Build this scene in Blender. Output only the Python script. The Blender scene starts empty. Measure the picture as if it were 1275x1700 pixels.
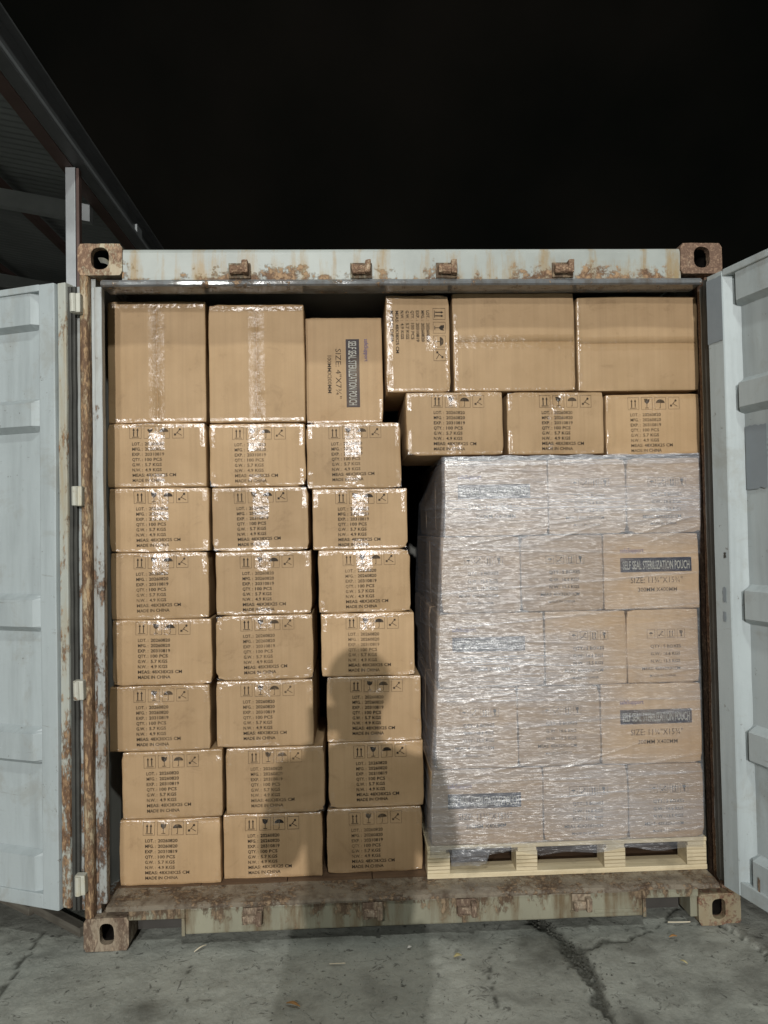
import bpy, bmesh, math, random
import numpy as np
from mathutils import Vector, Matrix, noise

random.seed(7)
rng = np.random.default_rng(11)
scene = bpy.context.scene
COL = scene.collection
R = math.radians

# ------------------------------------------------------------------ camera
CAM = Vector((-0.226, -2.8124, 1.5095)); YAW, PITCH, ROLL, F = 0.04464, 0.02397, -0.01823, 1250.0
f = Vector((math.sin(YAW) * math.cos(PITCH), math.cos(YAW) * math.cos(PITCH), math.sin(PITCH)))
r0 = f.cross(Vector((0, 0, 1))).normalized(); u0 = r0.cross(f)
rv = r0 * math.cos(ROLL) + u0 * math.sin(ROLL); uv = -r0 * math.sin(ROLL) + u0 * math.cos(ROLL)
cd = bpy.data.cameras.new('camera'); cam = bpy.data.objects.new('camera', cd); COL.objects.link(cam)
cam.matrix_world = Matrix(((rv.x, uv.x, -f.x, CAM.x), (rv.y, uv.y, -f.y, CAM.y), (rv.z, uv.z, -f.z, CAM.z), (0, 0, 0, 1)))
cd.sensor_fit = 'VERTICAL'; cd.sensor_height = 24.0; cd.lens = F / 1700 * 24.0
cd.clip_start = 0.05; cd.clip_end = 500
scene.camera = cam

# ------------------------------------------------------------------ night sky
world = bpy.data.worlds.new('World'); scene.world = world; world.use_nodes = True
bg = world.node_tree.nodes['Background']
bg.inputs['Color'].default_value = (0.0032, 0.0030, 0.0024, 1); bg.inputs['Strength'].default_value = 1.0

wn = world.node_tree.nodes; wl = world.node_tree.links
tc = wn.new('ShaderNodeTexCoord'); nz = wn.new('ShaderNodeTexNoise'); nz.inputs['Scale'].default_value = 3.0; nz.inputs['Detail'].default_value = 6
cr = wn.new('ShaderNodeValToRGB'); cr.color_ramp.elements[0].position = 0.35; cr.color_ramp.elements[0].color = (0.0016, 0.0019, 0.0015, 1)
cr.color_ramp.elements[1].position = 0.75; cr.color_ramp.elements[1].color = (0.0052, 0.0045, 0.0036, 1)
wl.new(tc.outputs['Generated'], nz.inputs['Vector']); wl.new(nz.outputs['Fac'], cr.inputs['Fac']); wl.new(cr.outputs['Color'], bg.inputs['Color'])

# ------------------------------------------------------------------ exposure
scene.render.engine = 'CYCLES'
scene.view_settings.view_transform = 'Standard'; scene.view_settings.look = 'None'
scene.view_settings.gamma = 1; scene.view_settings.use_curve_mapping = False
scene.view_settings.exposure = 0.0
scene.cycles.use_denoising = True
scene.cycles.max_bounces = 10; scene.cycles.transparent_max_bounces = 24
scene.cycles.sample_clamp_indirect = 6.0

# yard floodlights (position, aim, watts, lamp size, colour): every one has its fixture and mast built further down
FLOODS = [
    ((-1.25, -12.0, 3.62), (0.0, 0.0, 1.25), 900, 0.09, (1.0, 0.975, 0.93)),
    ((-2.7, -10.0, 5.4), (0.0, 0.2, 1.2), 275, 0.50, (0.97, 0.985, 0.94)),  # added fill lamp standing for the yard's ambient light
    ((0.30, -4.6, 7.4), (0.0, -0.1, 0.6), 178, 0.40, (0.97, 1.0, 0.94)),
]

# ------------------------------------------------------------------ helpers
def tag(o, label=None, cat=None, group=None, kind=None):
    if label: o['label'] = label
    if cat: o['category'] = cat
    if group: o['group'] = group
    if kind: o['kind'] = kind
    return o

def thing(name, label, cat, loc=(0, 0, 0), rotz=0.0, group=None):
    o = bpy.data.objects.new(name, None); COL.objects.link(o)
    o.location = loc; o.rotation_euler = (0, 0, rotz); o.empty_display_size = 0.1
    return tag(o, label, cat, group)

def link(name, me, mat, parent=None, loc=None, rotz=0.0):
    o = bpy.data.objects.new(name, me); COL.objects.link(o)
    if mat is not None:
        if len(me.materials): me.materials.clear()
        for m in (mat if isinstance(mat, (list, tuple)) else [mat]): me.materials.append(m)
    if parent is not None: o.parent = parent
    if loc is not None: o.location = loc
    o.rotation_euler = (0, 0, rotz)
    return o

def obj(name, bm, mat, parent=None, smooth=False, loc=None, rotz=0.0):
    me = bpy.data.meshes.new(name); bm.to_mesh(me); bm.free()
    if smooth: me.polygons.foreach_set('use_smooth', [True] * len(me.polygons))
    return link(name, me, mat, parent, loc, rotz)

def pyobj(name, v, fc, mat, parent=None, smooth=False, loc=None, rotz=0.0):
    me = bpy.data.meshes.new(name); me.from_pydata([tuple(map(float, p)) for p in v], [], [tuple(map(int, q)) for q in fc]); me.update()
    if smooth: me.polygons.foreach_set('use_smooth', [True] * len(me.polygons))
    return link(name, me, mat, parent, loc, rotz)

def box(bm, x0, x1, y0, y1, z0, z1, bev=0.0, rough=0.0):
    vs = [bm.verts.new(p) for p in ((x0, y0, z0), (x1, y0, z0), (x1, y1, z0), (x0, y1, z0), (x0, y0, z1), (x1, y0, z1), (x1, y1, z1), (x0, y1, z1))]
    fs = [bm.faces.new([vs[i] for i in q]) for q in ((3, 2, 1, 0), (4, 5, 6, 7), (0, 1, 5, 4), (1, 2, 6, 5), (2, 3, 7, 6), (3, 0, 4, 7))]
    if bev > 0:
        es = list({e for q in fs for e in q.edges})
        bmesh.ops.bevel(bm, geom=es, offset=bev, segments=2, affect='EDGES', profile=0.6)

def tube(bm, p0, p1, r, n=12, r1=None):
    p0, p1 = Vector(p0), Vector(p1); d = (p1 - p0).normalized()
    a = d.orthogonal().normalized(); b = d.cross(a); r1 = r if r1 is None else r1
    A = [bm.verts.new(p0 + (a * math.cos(t) + b * math.sin(t)) * r) for t in [2 * math.pi * i / n for i in range(n)]]
    B = [bm.verts.new(p1 + (a * math.cos(t) + b * math.sin(t)) * r1) for t in [2 * math.pi * i / n for i in range(n)]]
    for i in range(n): bm.faces.new((A[i], A[(i + 1) % n], B[(i + 1) % n], B[i]))
    bm.faces.new(A[::-1]); bm.faces.new(B)

def grid_faces(nu, nv):
    i = np.arange(nu - 1)[:, None]; j = np.arange(nv - 1)[None, :]
    a = (i * nv + j).ravel(); return np.stack([a, a + nv, a + nv + 1, a + 1], 1)

# ------------------------------------------------------------------ material helpers
class NT:
    def __init__(s, name):
        s.m = bpy.data.materials.new(name); s.m.use_nodes = True; s.t = s.m.node_tree; s.n = s.t.nodes
        s.bsdf = s.n['Principled BSDF']; s.out = s.n['Material Output']
    def add(s, typ, **kw):
        nd = s.n.new(typ)
        for k, v in kw.items(): setattr(nd, k, v)
        return nd
    def link(s, a, b): s.t.links.new(a, b)
    def coord(s, scale=(1, 1, 1), kind='Object', loc=(0, 0, 0)):
        c = s.add('ShaderNodeTexCoord'); m = s.add('ShaderNodeMapping'); m.inputs['Scale'].default_value = scale
        m.inputs['Location'].default_value = loc
        s.link(c.outputs[kind], m.inputs['Vector']); return m.outputs['Vector']
    def wcoord(s, scale=(1, 1, 1)):
        g = s.add('ShaderNodeNewGeometry'); m = s.add('ShaderNodeMapping'); m.inputs['Scale'].default_value = scale
        s.link(g.outputs['Position'], m.inputs['Vector']); return m.outputs['Vector']
    def noise(s, vec, scale, detail=4, rough=0.55, dist=0.0):
        nd = s.add('ShaderNodeTexNoise'); nd.inputs['Scale'].default_value = scale; nd.inputs['Detail'].default_value = detail
        nd.inputs['Roughness'].default_value = rough; nd.inputs['Distortion'].default_value = dist
        s.link(vec, nd.inputs['Vector']); return nd.outputs['Fac']
    def ramp(s, fac, stops):
        nd = s.add('ShaderNodeValToRGB'); e = nd.color_ramp.elements
        while len(e) < len(stops): e.new(0.5)
        for k, (p, c) in enumerate(stops):
            e[k].position = p; e[k].color = (c, c, c, 1) if not isinstance(c, (tuple, list)) else (*c, 1)
        s.link(fac, nd.inputs['Fac']); return nd.outputs['Color']
    def mix(s, fac, a, b, mode='MIX'):
        nd = s.add('ShaderNodeMix', data_type='RGBA', blend_type=mode)
        for sock, v in ((nd.inputs['Factor'], fac), (nd.inputs['A'], a), (nd.inputs['B'], b)):
            if isinstance(v, bpy.types.NodeSocket): s.link(v, sock)
            elif isinstance(v, (tuple, list)): sock.default_value = (*v, 1)
            else: sock.default_value = v
        return nd.outputs['Result']
    def math(s, op, a, b=0.5, clamp=False):
        nd = s.add('ShaderNodeMath', operation=op, use_clamp=clamp)
        for sock, v in ((nd.inputs[0], a), (nd.inputs[1], b)):
            if isinstance(v, bpy.types.NodeSocket): s.link(v, sock)
            else: sock.default_value = v
        return nd.outputs[0]
    def facets(s, vec, nrm, k, kz=None):
        vo = s.add('ShaderNodeTexVoronoi'); vo.inputs['Scale'].default_value = 1.0; s.link(vec, vo.inputs['Vector'])
        a = s.add('ShaderNodeVectorMath', operation='SUBTRACT'); s.link(vo.outputs['Color'], a.inputs[0]); a.inputs[1].default_value = (.5, .5, .5)
        b = s.add('ShaderNodeVectorMath', operation='MULTIPLY'); s.link(a.outputs[0], b.inputs[0]); b.inputs[1].default_value = (k, k, kz or k)
        c = s.add('ShaderNodeVectorMath', operation='ADD'); s.link(b.outputs[0], c.inputs[0]); s.link(nrm, c.inputs[1])
        d = s.add('ShaderNodeVectorMath', operation='NORMALIZE'); s.link(c.outputs[0], d.inputs[0]); return d.outputs[0]
    def bump(s, h, strength=0.3, dist=0.01):
        nd = s.add('ShaderNodeBump'); nd.inputs['Strength'].default_value = strength; nd.inputs['Distance'].default_value = dist
        s.link(h, nd.inputs['Height']); return nd.outputs['Normal']
    def set(s, col=None, rough=None, normal=None, metal=None, spec=None):
        for k, v in (('Base Color', col), ('Roughness', rough), ('Metallic', metal), ('Specular IOR Level', spec)):
            if v is None: continue
            if isinstance(v, bpy.types.NodeSocket): s.link(v, s.bsdf.inputs[k])
            else: s.bsdf.inputs[k].default_value = (*v, 1) if isinstance(v, (tuple, list)) else v
        if normal is not None: s.link(normal, s.bsdf.inputs['Normal'])
        return s.m

def plain(name, col, rough=0.6, spec=0.4, vary=0.25, scale=12, metal=0.0):
    t = NT(name); v = t.coord()
    n = t.noise(v, scale, 5, 0.6)
    c = t.mix(n, tuple(x * (1 - vary) for x in col), tuple(min(1, x * (1 + vary)) for x in col))
    return t.set(c, rough, t.bump(t.noise(v, scale * 6, 3), 0.15, 0.003), metal, spec)

def cardboard(name='cardboard', a=(0.455, 0.310, 0.178), b=(0.375, 0.248, 0.134)):
    t = NT(name); v = t.coord()
    oi = t.add('ShaderNodeObjectInfo')
    off = t.add('ShaderNodeVectorMath', operation='ADD'); t.link(v, off.inputs[0])
    cmb = t.add('ShaderNodeCombineXYZ'); rr = t.math('MULTIPLY', oi.outputs['Random'], 37.0)
    t.link(rr, cmb.inputs[0]); t.link(rr, cmb.inputs[2]); t.link(cmb.outputs[0], off.inputs[1]); w = off.outputs[0]
    c = t.mix(t.ramp(t.noise(w, 4.5, 5, 0.6), [(0.3, 0.0), (0.7, 1.0)]), a, b)
    st = t.add('ShaderNodeMapping'); st.inputs['Scale'].default_value = (60, 60, 1.2); t.link(w, st.inputs['Vector'])
    streak = t.noise(st.outputs[0], 1.0, 3, 0.6)
    c = t.mix(t.math('MULTIPLY', t.ramp(streak, [(0.42, 0.0), (0.75, 1.0)]), 0.28), c, tuple(x * 0.72 for x in b))
    scf = t.noise(w, 9, 6, 0.75, 0.6)
    c = t.mix(t.math('MULTIPLY', t.ramp(scf, [(0.57, 0.0), (0.72, 1.0)]), 0.42), c, (0.20, 0.125, 0.065))
    hsv = t.add('ShaderNodeHueSaturation'); t.link(c, hsv.inputs['Color'])
    t.link(t.math('ADD', t.math('MULTIPLY', oi.outputs['Random'], 0.20), 0.88), hsv.inputs['Value'])
    fib = t.noise(w, 240, 2, 0.5)
    h = t.math('ADD', t.math('MULTIPLY', streak, 0.6), t.math('MULTIPLY', fib, 0.25))
    return t.set(hsv.outputs[0], 0.62, t.bump(h, 0.22, 0.003), 0, 0.28)

def ink(name, col, wear=0.50, rough=0.6):
    t = NT(name); v = t.wcoord((1, 1, 1))
    fac = t.ramp(t.noise(v, 95, 3, 0.7), [(wear - 0.22, 0.45), (wear - 0.02, 1.0)])
    fac2 = t.ramp(t.noise(v, 7, 2, 0.5), [(0.30, 0.62), (0.55, 1.0)])
    tr = t.add('ShaderNodeBsdfTransparent'); mx = t.add('ShaderNodeMixShader')
    oi = t.add('ShaderNodeObjectInfo'); t.link(t.math('MULTIPLY', t.math('MULTIPLY', fac, fac2), t.math('ADD', t.math('MULTIPLY', oi.outputs['Random'], .3), .66)), mx.inputs[0]); t.link(tr.outputs[0], mx.inputs[1]); t.link(t.bsdf.outputs[0], mx.inputs[2])
    t.link(mx.outputs[0], t.out.inputs['Surface'])
    return t.set(col, rough, None, 0, 0.2)

def tape_mat(name='clear_tape', gloss=0.105):
    t = NT(name); v = t.wcoord()
    h = t.math('ADD', t.noise(v, 38, 3, 0.6, 0.8), t.math('MULTIPLY', t.noise(v, 120, 3, 0.6), 0.35))
    nrm = t.facets(t.wcoord((60, 60, 150)), t.bump(h, 0.26, 0.012), 0.07, 0.12)
    gl = t.add('ShaderNodeBsdfGlossy'); gl.inputs['Roughness'].default_value = 0.21; t.link(nrm, gl.inputs['Normal']); pk = t.math('MULTIPLY', t.ramp(t.noise(v, 17, 3, 0.65, 0.5), [(0.36, 0.25), (0.60, 1.0)]), t.ramp(t.noise(v, 75, 2, 0.6), [(0.36, 0.45), (0.56, 1.0)])); t.link(t.mix(pk, (0.006, 0.006, 0.006), (gloss * .9, gloss * .9, gloss * .94)), gl.inputs['Color'])
    tr = t.add('ShaderNodeBsdfTransparent'); tr.inputs['Color'].default_value = (0.955, 0.945, 0.925, 1)
    ad = t.add('ShaderNodeAddShader'); t.link(tr.outputs[0], ad.inputs[0]); t.link(gl.outputs[0], ad.inputs[1]); t.link(ad.outputs[0], t.out.inputs['Surface'])
    return t.m

def film_mat():
    t = NT('stretch_film')
    at = t.add('ShaderNodeAttribute', attribute_name='layers')
    vl = t.wcoord((5, 5, 150)); vm = t.wcoord((16, 16, 330)); vf = t.wcoord()
    s1 = t.noise(vl, 1.0, 5, 0.65, 0.4); s2 = t.noise(vm, 1.0, 3, 0.6, 0.3)
    fine = t.noise(vf, 190, 4, 0.7)
    h = t.math('ADD', t.math('ADD', t.math('MULTIPLY', s1, 1.0), t.math('MULTIPLY', s2, 0.7)), t.math('MULTIPLY', fine, 0.10))
    nrm = t.bump(h, 0.42, 0.005); nrmf = t.facets(t.wcoord((45, 45, 300)), nrm, 0.22, 0.55)
    dif = t.add('ShaderNodeBsdfDiffuse'); dif.inputs['Color'].default_value = (0.52, 0.54, 0.60, 1); t.link(nrm, dif.inputs['Normal'])
    gl = t.add('ShaderNodeBsdfGlossy'); gl.inputs['Roughness'].default_value = 0.25; t.link(nrmf, gl.inputs['Normal'])
    tr = t.add('ShaderNodeBsdfTransparent'); tk = t.math('MULTIPLY', at.outputs['Fac'], 1.0, True); t.link(t.mix(tk, (0.93, 0.93, 0.93), (0.79, 0.80, 0.82)), tr.inputs['Color'])
    st = t.ramp(t.math('ADD', t.math('MULTIPLY', s1, .6), t.math('MULTIPLY', s2, .4)), [(0.38, 0.38), (0.62, 1.0)])
    a = t.math('MULTIPLY', t.math('MULTIPLY', at.outputs['Fac'], 0.42), st, True)
    m1 = t.add('ShaderNodeMixShader'); t.link(a, m1.inputs[0]); t.link(tr.outputs[0], m1.inputs[1]); t.link(dif.outputs[0], m1.inputs[2])
    g = t.math('ADD', t.math('MULTIPLY', at.outputs['Fac'], 0.125), 0.015, True)
    t.link(t.mix(g, (0, 0, 0), (1, 1, 1)), gl.inputs['Color'])
    ad = t.add('ShaderNodeAddShader'); t.link(m1.outputs[0], ad.inputs[0]); t.link(gl.outputs[0], ad.inputs[1])
    t.link(ad.outputs[0], t.out.inputs['Surface'])
    return t.m

def rusty(name, paint, amount=0.4, zlo=None, zhi=None, stain=(0.36, 0.27, 0.15), rough=0.5, streak=1.0, scale=7.0, dirt=0.25, pal=((0.050, 0.028, 0.018), (0.215, 0.120, 0.066), (0.36, 0.235, 0.135)), rz=1.0):
    """old paint with chips, tan run-off streaks and rust; zlo..zhi: rust gathers towards zlo"""
    t = NT(name); v = t.coord((1, 1, rz)); vs = t.coord((16, 16, 1.6))
    n1 = t.noise(v, scale, 8, 0.68, 0.3); n2 = t.noise(vs, 1.0, 5, 0.65); n3 = t.noise(v, scale * 5, 6, 0.7)
    bias = 0.0
    if zlo is not None:
        sep = t.add('ShaderNodeSeparateXYZ'); t.link(t.coord(), sep.inputs[0])
        mr = t.add('ShaderNodeMapRange'); mr.inputs['From Min'].default_value = zhi; mr.inputs['From Max'].default_value = zlo
        mr.inputs['To Min'].default_value = -0.10; mr.inputs['To Max'].default_value = 0.16
        t.link(sep.outputs['Z'], mr.inputs['Value']); bias = mr.outputs[0]
    base = t.math('ADD', t.math('ADD', t.math('MULTIPLY', n1, 0.62), t.math('MULTIPLY', n3, 0.38)), bias)
    pv = t.noise(v, 3.0, 4, 0.6)
    c = t.mix(pv, tuple(x * (1 - dirt) for x in paint), tuple(x * (1 + dirt * 0.4) for x in paint))
    sfac = t.math('MULTIPLY', t.ramp(t.math('ADD', t.math('MULTIPLY', n2, 0.7), t.math('MULTIPLY', base, 0.3)), [(0.50 - 0.1 * amount, 0.0), (0.62, 0.85)]), streak, True)
    c = t.mix(sfac, c, stain)
    th = 0.66 - 0.34 * amount
    rcol = t.mix(t.noise(v, scale * 9, 5, 0.7), pal[0], pal[1])
    rcol = t.mix(t.ramp(n3, [(0.50, 0.0), (0.62, 1.0)]), rcol, pal[2])
    rf = t.ramp(base, [(th, 0.0), (th + 0.05, 1.0)])
    c = t.mix(rf, c, rcol)
    rr = t.math('ADD', t.math('MULTIPLY', rf, 0.3), rough)
    h = t.math('ADD', t.math('MULTIPLY', rf, t.math('ADD', t.math('MULTIPLY', n3, 1.6), -0.4)), t.math('MULTIPLY', n1, 0.2))
    return t.set(c, rr, t.bump(h, 0.55, 0.006), 0, 0.4)

def door_paint(name, col):
    t = NT(name); v = t.coord(); vs = t.coord((14, 14, 1.3))
    c = t.mix(t.noise(v, 2.4, 5, 0.6), tuple(x * 0.82 for x in col), tuple(x * 1.1 for x in col))
    st = t.noise(vs, 1.0, 5, 0.65)
    c = t.mix(t.math('MULTIPLY', t.ramp(st, [(0.46, 0.0), (0.72, 1.0)]), 0.5), c, tuple(x * 0.58 for x in col))
    sp = t.noise(v, 26, 6, 0.8)
    c = t.mix(t.math('MULTIPLY', t.ramp(sp, [(0.64, 0.0), (0.67, 1.0)]), 0.8), c, (0.10, 0.085, 0.065))
    big = t.noise(v, 5, 7, 0.7, 0.5)
    c = t.mix(t.math('MULTIPLY', t.ramp(big, [(0.53, 0.0), (0.64, 1.0)]), 0.38), c, (0.27, 0.265, 0.235))
    scr = t.noise(t.coord((3, 60, 28)), 1.0, 6, 0.75, 0.8)
    c = t.mix(t.math('MULTIPLY', t.ramp(scr, [(0.645, 0.0), (0.68, 1.0)]), 0.55), c, (0.20, 0.195, 0.175))
    return t.set(c, t.math('ADD', t.math('MULTIPLY', big, 0.3), 0.32), t.bump(t.math('ADD', t.noise(v, 7, 4), t.math('MULTIPLY', sp, 0.25)), 0.18, 0.01), 0, 0.4)

def concrete():
    t = NT('concrete'); v = t.coord()
    at = t.add('ShaderNodeAttribute', attribute_name='crack'); st = t.add('ShaderNodeAttribute', attribute_name='stain')
    big = t.noise(v, 1.3, 6, 0.65, 0.4); mid = t.noise(v, 7, 7, 0.7, 0.3); fine = t.noise(v, 60, 6, 0.75)
    c = t.mix(t.ramp(big, [(0.3, 0.0), (0.7, 1.0)]), (0.255, 0.272, 0.246), (0.385, 0.396, 0.355))
    c = t.mix(t.math('MULTIPLY', t.ramp(mid, [(0.45, 0.0), (0.68, 1.0)]), 0.55), c, (0.150, 0.154, 0.136))
    c = t.mix(t.math('MULTIPLY', t.ramp(fine, [(0.40, 0.0), (0.7, 1.0)]), 0.40), c, (0.46, 0.465, 0.42))
    vo = t.add('ShaderNodeTexVoronoi'); vo.inputs['Scale'].default_value = 17
    wv = t.add('ShaderNodeVectorMath', operation='ADD'); nc = t.add('ShaderNodeTexNoise'); nc.inputs['Scale'].default_value = 34; nc.inputs['Detail'].default_value = 5; t.link(v, nc.inputs['Vector'])
    sc_ = t.add('ShaderNodeVectorMath', operation='SCALE'); sc_.inputs['Scale'].default_value = .07; t.link(nc.outputs['Color'], sc_.inputs[0]); t.link(v, wv.inputs[0]); t.link(sc_.outputs[0], wv.inputs[1]); t.link(wv.outputs[0], vo.inputs['Vector'])
    nz = t.noise(v, 31, 4, 0.7)
    spot = t.ramp(t.math('ADD', vo.outputs['Distance'], t.math('MULTIPLY', nz, 0.62)), [(0.33, 1.0), (0.46, 0.0)])
    c = t.mix(t.math('MULTIPLY', spot, 0.8), c, (0.050, 0.050, 0.046))
    sp2 = t.ramp(t.noise(v, 19, 5, 0.75, 1.2), [(0.585, 0.0), (0.66, 1.0)])
    c = t.mix(t.math('MULTIPLY', sp2, 0.7), c, (0.065, 0.064, 0.058))
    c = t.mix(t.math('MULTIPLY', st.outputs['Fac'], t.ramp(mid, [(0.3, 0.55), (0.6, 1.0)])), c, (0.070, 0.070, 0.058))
    c = t.mix(t.math('MULTIPLY', at.outputs['Fac'], t.ramp(fine, [(0.3, 0.6), (0.6, 1.0)])), c, (0.050, 0.051, 0.042))
    h = t.math('ADD', t.math('MULTIPLY', mid, 0.5), t.math('ADD', t.math('MULTIPLY', fine, 0.6), t.math('MULTIPLY', spot, -0.4)))
    return t.set(c, 0.78, t.bump(h, 0.55, 0.012), 0, 0.35)

def wood(name, a, b, axis='x', rough=0.65):
    t = NT(name); sc = (3, 40, 60) if axis == 'x' else (40, 40, 3)
    v = t.coord(sc); n = t.noise(v, 1.0, 6, 0.65, 0.6)
    v2 = t.coord((1, 1, 1)); n2 = t.noise(v2, 9, 5, 0.6)
    c = t.mix(t.ramp(n, [(0.35, 0.0), (0.68, 1.0)]), a, b)
    c = t.mix(t.math('MULTIPLY', t.ramp(n2, [(0.52, 0.0), (0.72, 1.0)]), 0.5), c, tuple(x * 0.55 for x in b))
    oi = t.add('ShaderNodeObjectInfo'); hv = t.add('ShaderNodeHueSaturation'); t.link(c, hv.inputs['Color']); t.link(t.math('ADD', t.math('MULTIPLY', oi.outputs['Random'], .3), .82), hv.inputs['Value']); c = hv.outputs[0]
    return t.set(c, rough, t.bump(n, 0.3, 0.004), 0, 0.3)

M = dict(
    card=cardboard(), card2=cardboard('cardboard_pale', (0.47, 0.335, 0.215), (0.40, 0.275, 0.170)),
    ink=ink('black_ink', (0.022, 0.017, 0.014)), navy=ink('navy_ink', (0.018, 0.028, 0.058), 0.38),
    blue=ink('blue_ink', (0.05, 0.055, 0.26), 0.42), pale=ink('pale_ink', (0.48, 0.46, 0.40), 0.40),
    tape=tape_mat(), tape_flat=tape_mat('flat_tape', 0.024), film=film_mat(),
    casting=rusty('casting_rust', (0.46, 0.41, 0.29), 0.62, scale=13, stain=(0.36, 0.25, 0.16), rough=0.5, pal=((0.085, 0.050, 0.034), (0.29, 0.175, 0.112), (0.42, 0.29, 0.19)), rz=.6),
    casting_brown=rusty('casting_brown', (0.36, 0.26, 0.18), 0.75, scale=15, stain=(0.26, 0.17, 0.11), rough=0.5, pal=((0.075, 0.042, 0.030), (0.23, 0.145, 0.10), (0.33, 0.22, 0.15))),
    casting_low=rusty('casting_low', (0.33, 0.27, 0.20), 0.60, scale=11, stain=(0.21, 0.155, 0.11), rough=0.5, pal=((0.055, 0.036, 0.026), (0.20, 0.135, 0.095), (0.34, 0.265, 0.19)), rz=.35),
    casting_cream=rusty('casting_cream', (0.31, 0.265, 0.18), 0.50, scale=13, stain=(0.27, 0.20, 0.12), rough=0.5, pal=((0.075, 0.030, 0.022), (0.20, 0.095, 0.06), (0.30, 0.19, 0.12))),
    rust=rusty('rust', (0.44, 0.36, 0.24), 0.70, stain=(0.30, 0.165, 0.075), scale=17, rough=0.40, pal=((0.045, 0.028, 0.019), (0.225, 0.128, 0.070), (0.42, 0.28, 0.155)), rz=.28),
    keeper=rusty('keeper_rust', (0.40, 0.30, 0.20), 0.70, stain=(0.30, 0.19, 0.11), scale=24, rough=0.5, pal=((0.06, 0.034, 0.024), (0.27, 0.16, 0.10), (0.42, 0.29, 0.19))),
    header=rusty('header_paint', (0.40, 0.43, 0.41), 0.14, 2.445, 2.585, stain=(0.30, 0.225, 0.125), rough=0.42, streak=1.2, dirt=0.5),
    lip=rusty('wet_lip', (0.17, 0.18, 0.19), 0.30, stain=(0.10, 0.085, 0.07), rough=0.12, scale=14),
    sill=rusty('sill_paint', (0.31, 0.30, 0.225), 0.26, 0.19, -0.02, stain=(0.150, 0.112, 0.066), rough=0.45, scale=10, rz=.45, dirt=0.65, streak=1.25, pal=((0.045, 0.030, 0.020), (0.15, 0.10, 0.062), (0.26, 0.19, 0.12))),
    sill_top=rusty('sill_rust', (0.24, 0.205, 0.16), 0.48, stain=(0.075, 0.052, 0.038), rough=0.24, scale=10, pal=((0.030, 0.020, 0.014), (0.125, 0.082, 0.055), (0.27, 0.19, 0.12))),
    post=rusty('post_paint', (0.37, 0.395, 0.395), 0.30, -1.2, 3.6, stain=(0.22, 0.20, 0.17), rough=0.45, scale=13, rz=.5, pal=((0.035, 0.026, 0.022), (0.12, 0.075, 0.05), (0.22, 0.14, 0.09))),
    lug=rusty('hinge_paint', (0.50, 0.50, 0.44), 0.30, stain=(0.45, 0.38, 0.22), rough=0.45, scale=16),
    door=door_paint('door_paint', (0.405, 0.455, 0.47)), door_lip=rusty('door_edge_paint', (0.44, 0.46, 0.42), 0.38, -0.8, 3.4, stain=(0.36, 0.29, 0.18), scale=12, rz=.4),
    patch=plain('grey_primer', (0.215, 0.245, 0.27), 0.6, 0.3, 0.12, 9), gasket=plain('rubber', (0.055, 0.055, 0.050), 0.55, 0.4, 0.5, 14),
    inner=plain('inner_paint', (0.30, 0.30, 0.28), 0.6, 0.3, 0.3, 6), floor=wood('floor_ply', (0.16, 0.10, 0.06), (0.09, 0.055, 0.035), 'x'),
    dark=plain('dark_steel', (0.06, 0.055, 0.05), 0.7, 0.3, 0.3, 8), hole_shade=plain('painted_hole_shade', (0.020, 0.017, 0.015), 0.7, 0.2, 0.3, 20), concrete=concrete(),
    pallet=wood('pallet_wood', (0.66, 0.57, 0.40), (0.50, 0.41, 0.26), 'x'), palletin=wood('pallet_boards', (0.38, 0.33, 0.21), (0.25, 0.21, 0.13), 'x'),
    ply=wood('veneer_seam', (0.30, 0.22, 0.12), (0.20, 0.14, 0.08), 'x'),
    galv=plain('galvanised_steel', (0.38, 0.40, 0.415), 0.45, 0.5, 0.25, 7, 0.2), beam=plain('grey_beam', (0.14, 0.145, 0.15), 0.55, 0.4, 0.35, 4),
    galv2=plain('weathered_steel', (0.36, 0.38, 0.39), 0.5, 0.4, 0.3, 7), primer=plain('red_primer', (0.13, 0.085, 0.075), 0.6, 0.3, 0.3, 5), tin=plain('roof_tin', (0.22, 0.235, 0.24), 0.45, 0.5, 0.3, 3, 0.3),
    leaf=plain('dry_leaf', (0.30, 0.16, 0.06), 0.7, 0.2, 0.3, 60), straw=plain('straw', (0.60, 0.53, 0.40), 0.7, 0.2, 0.2, 60),
    yellow=plain('yellow_leaf', (0.36, 0.31, 0.15), 0.6, 0.3, 0.2, 60), stone=plain('stone', (0.085, 0.086, 0.075), 0.8, 0.2, 0.5, 30),
    paper=plain('paper', (0.62, 0.61, 0.57), 0.7, 0.2, 0.1, 30), lumber=wood('old_lumber', (0.16, 0.15, 0.125), (0.09, 0.08, 0.065), 'x'),
)

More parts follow.
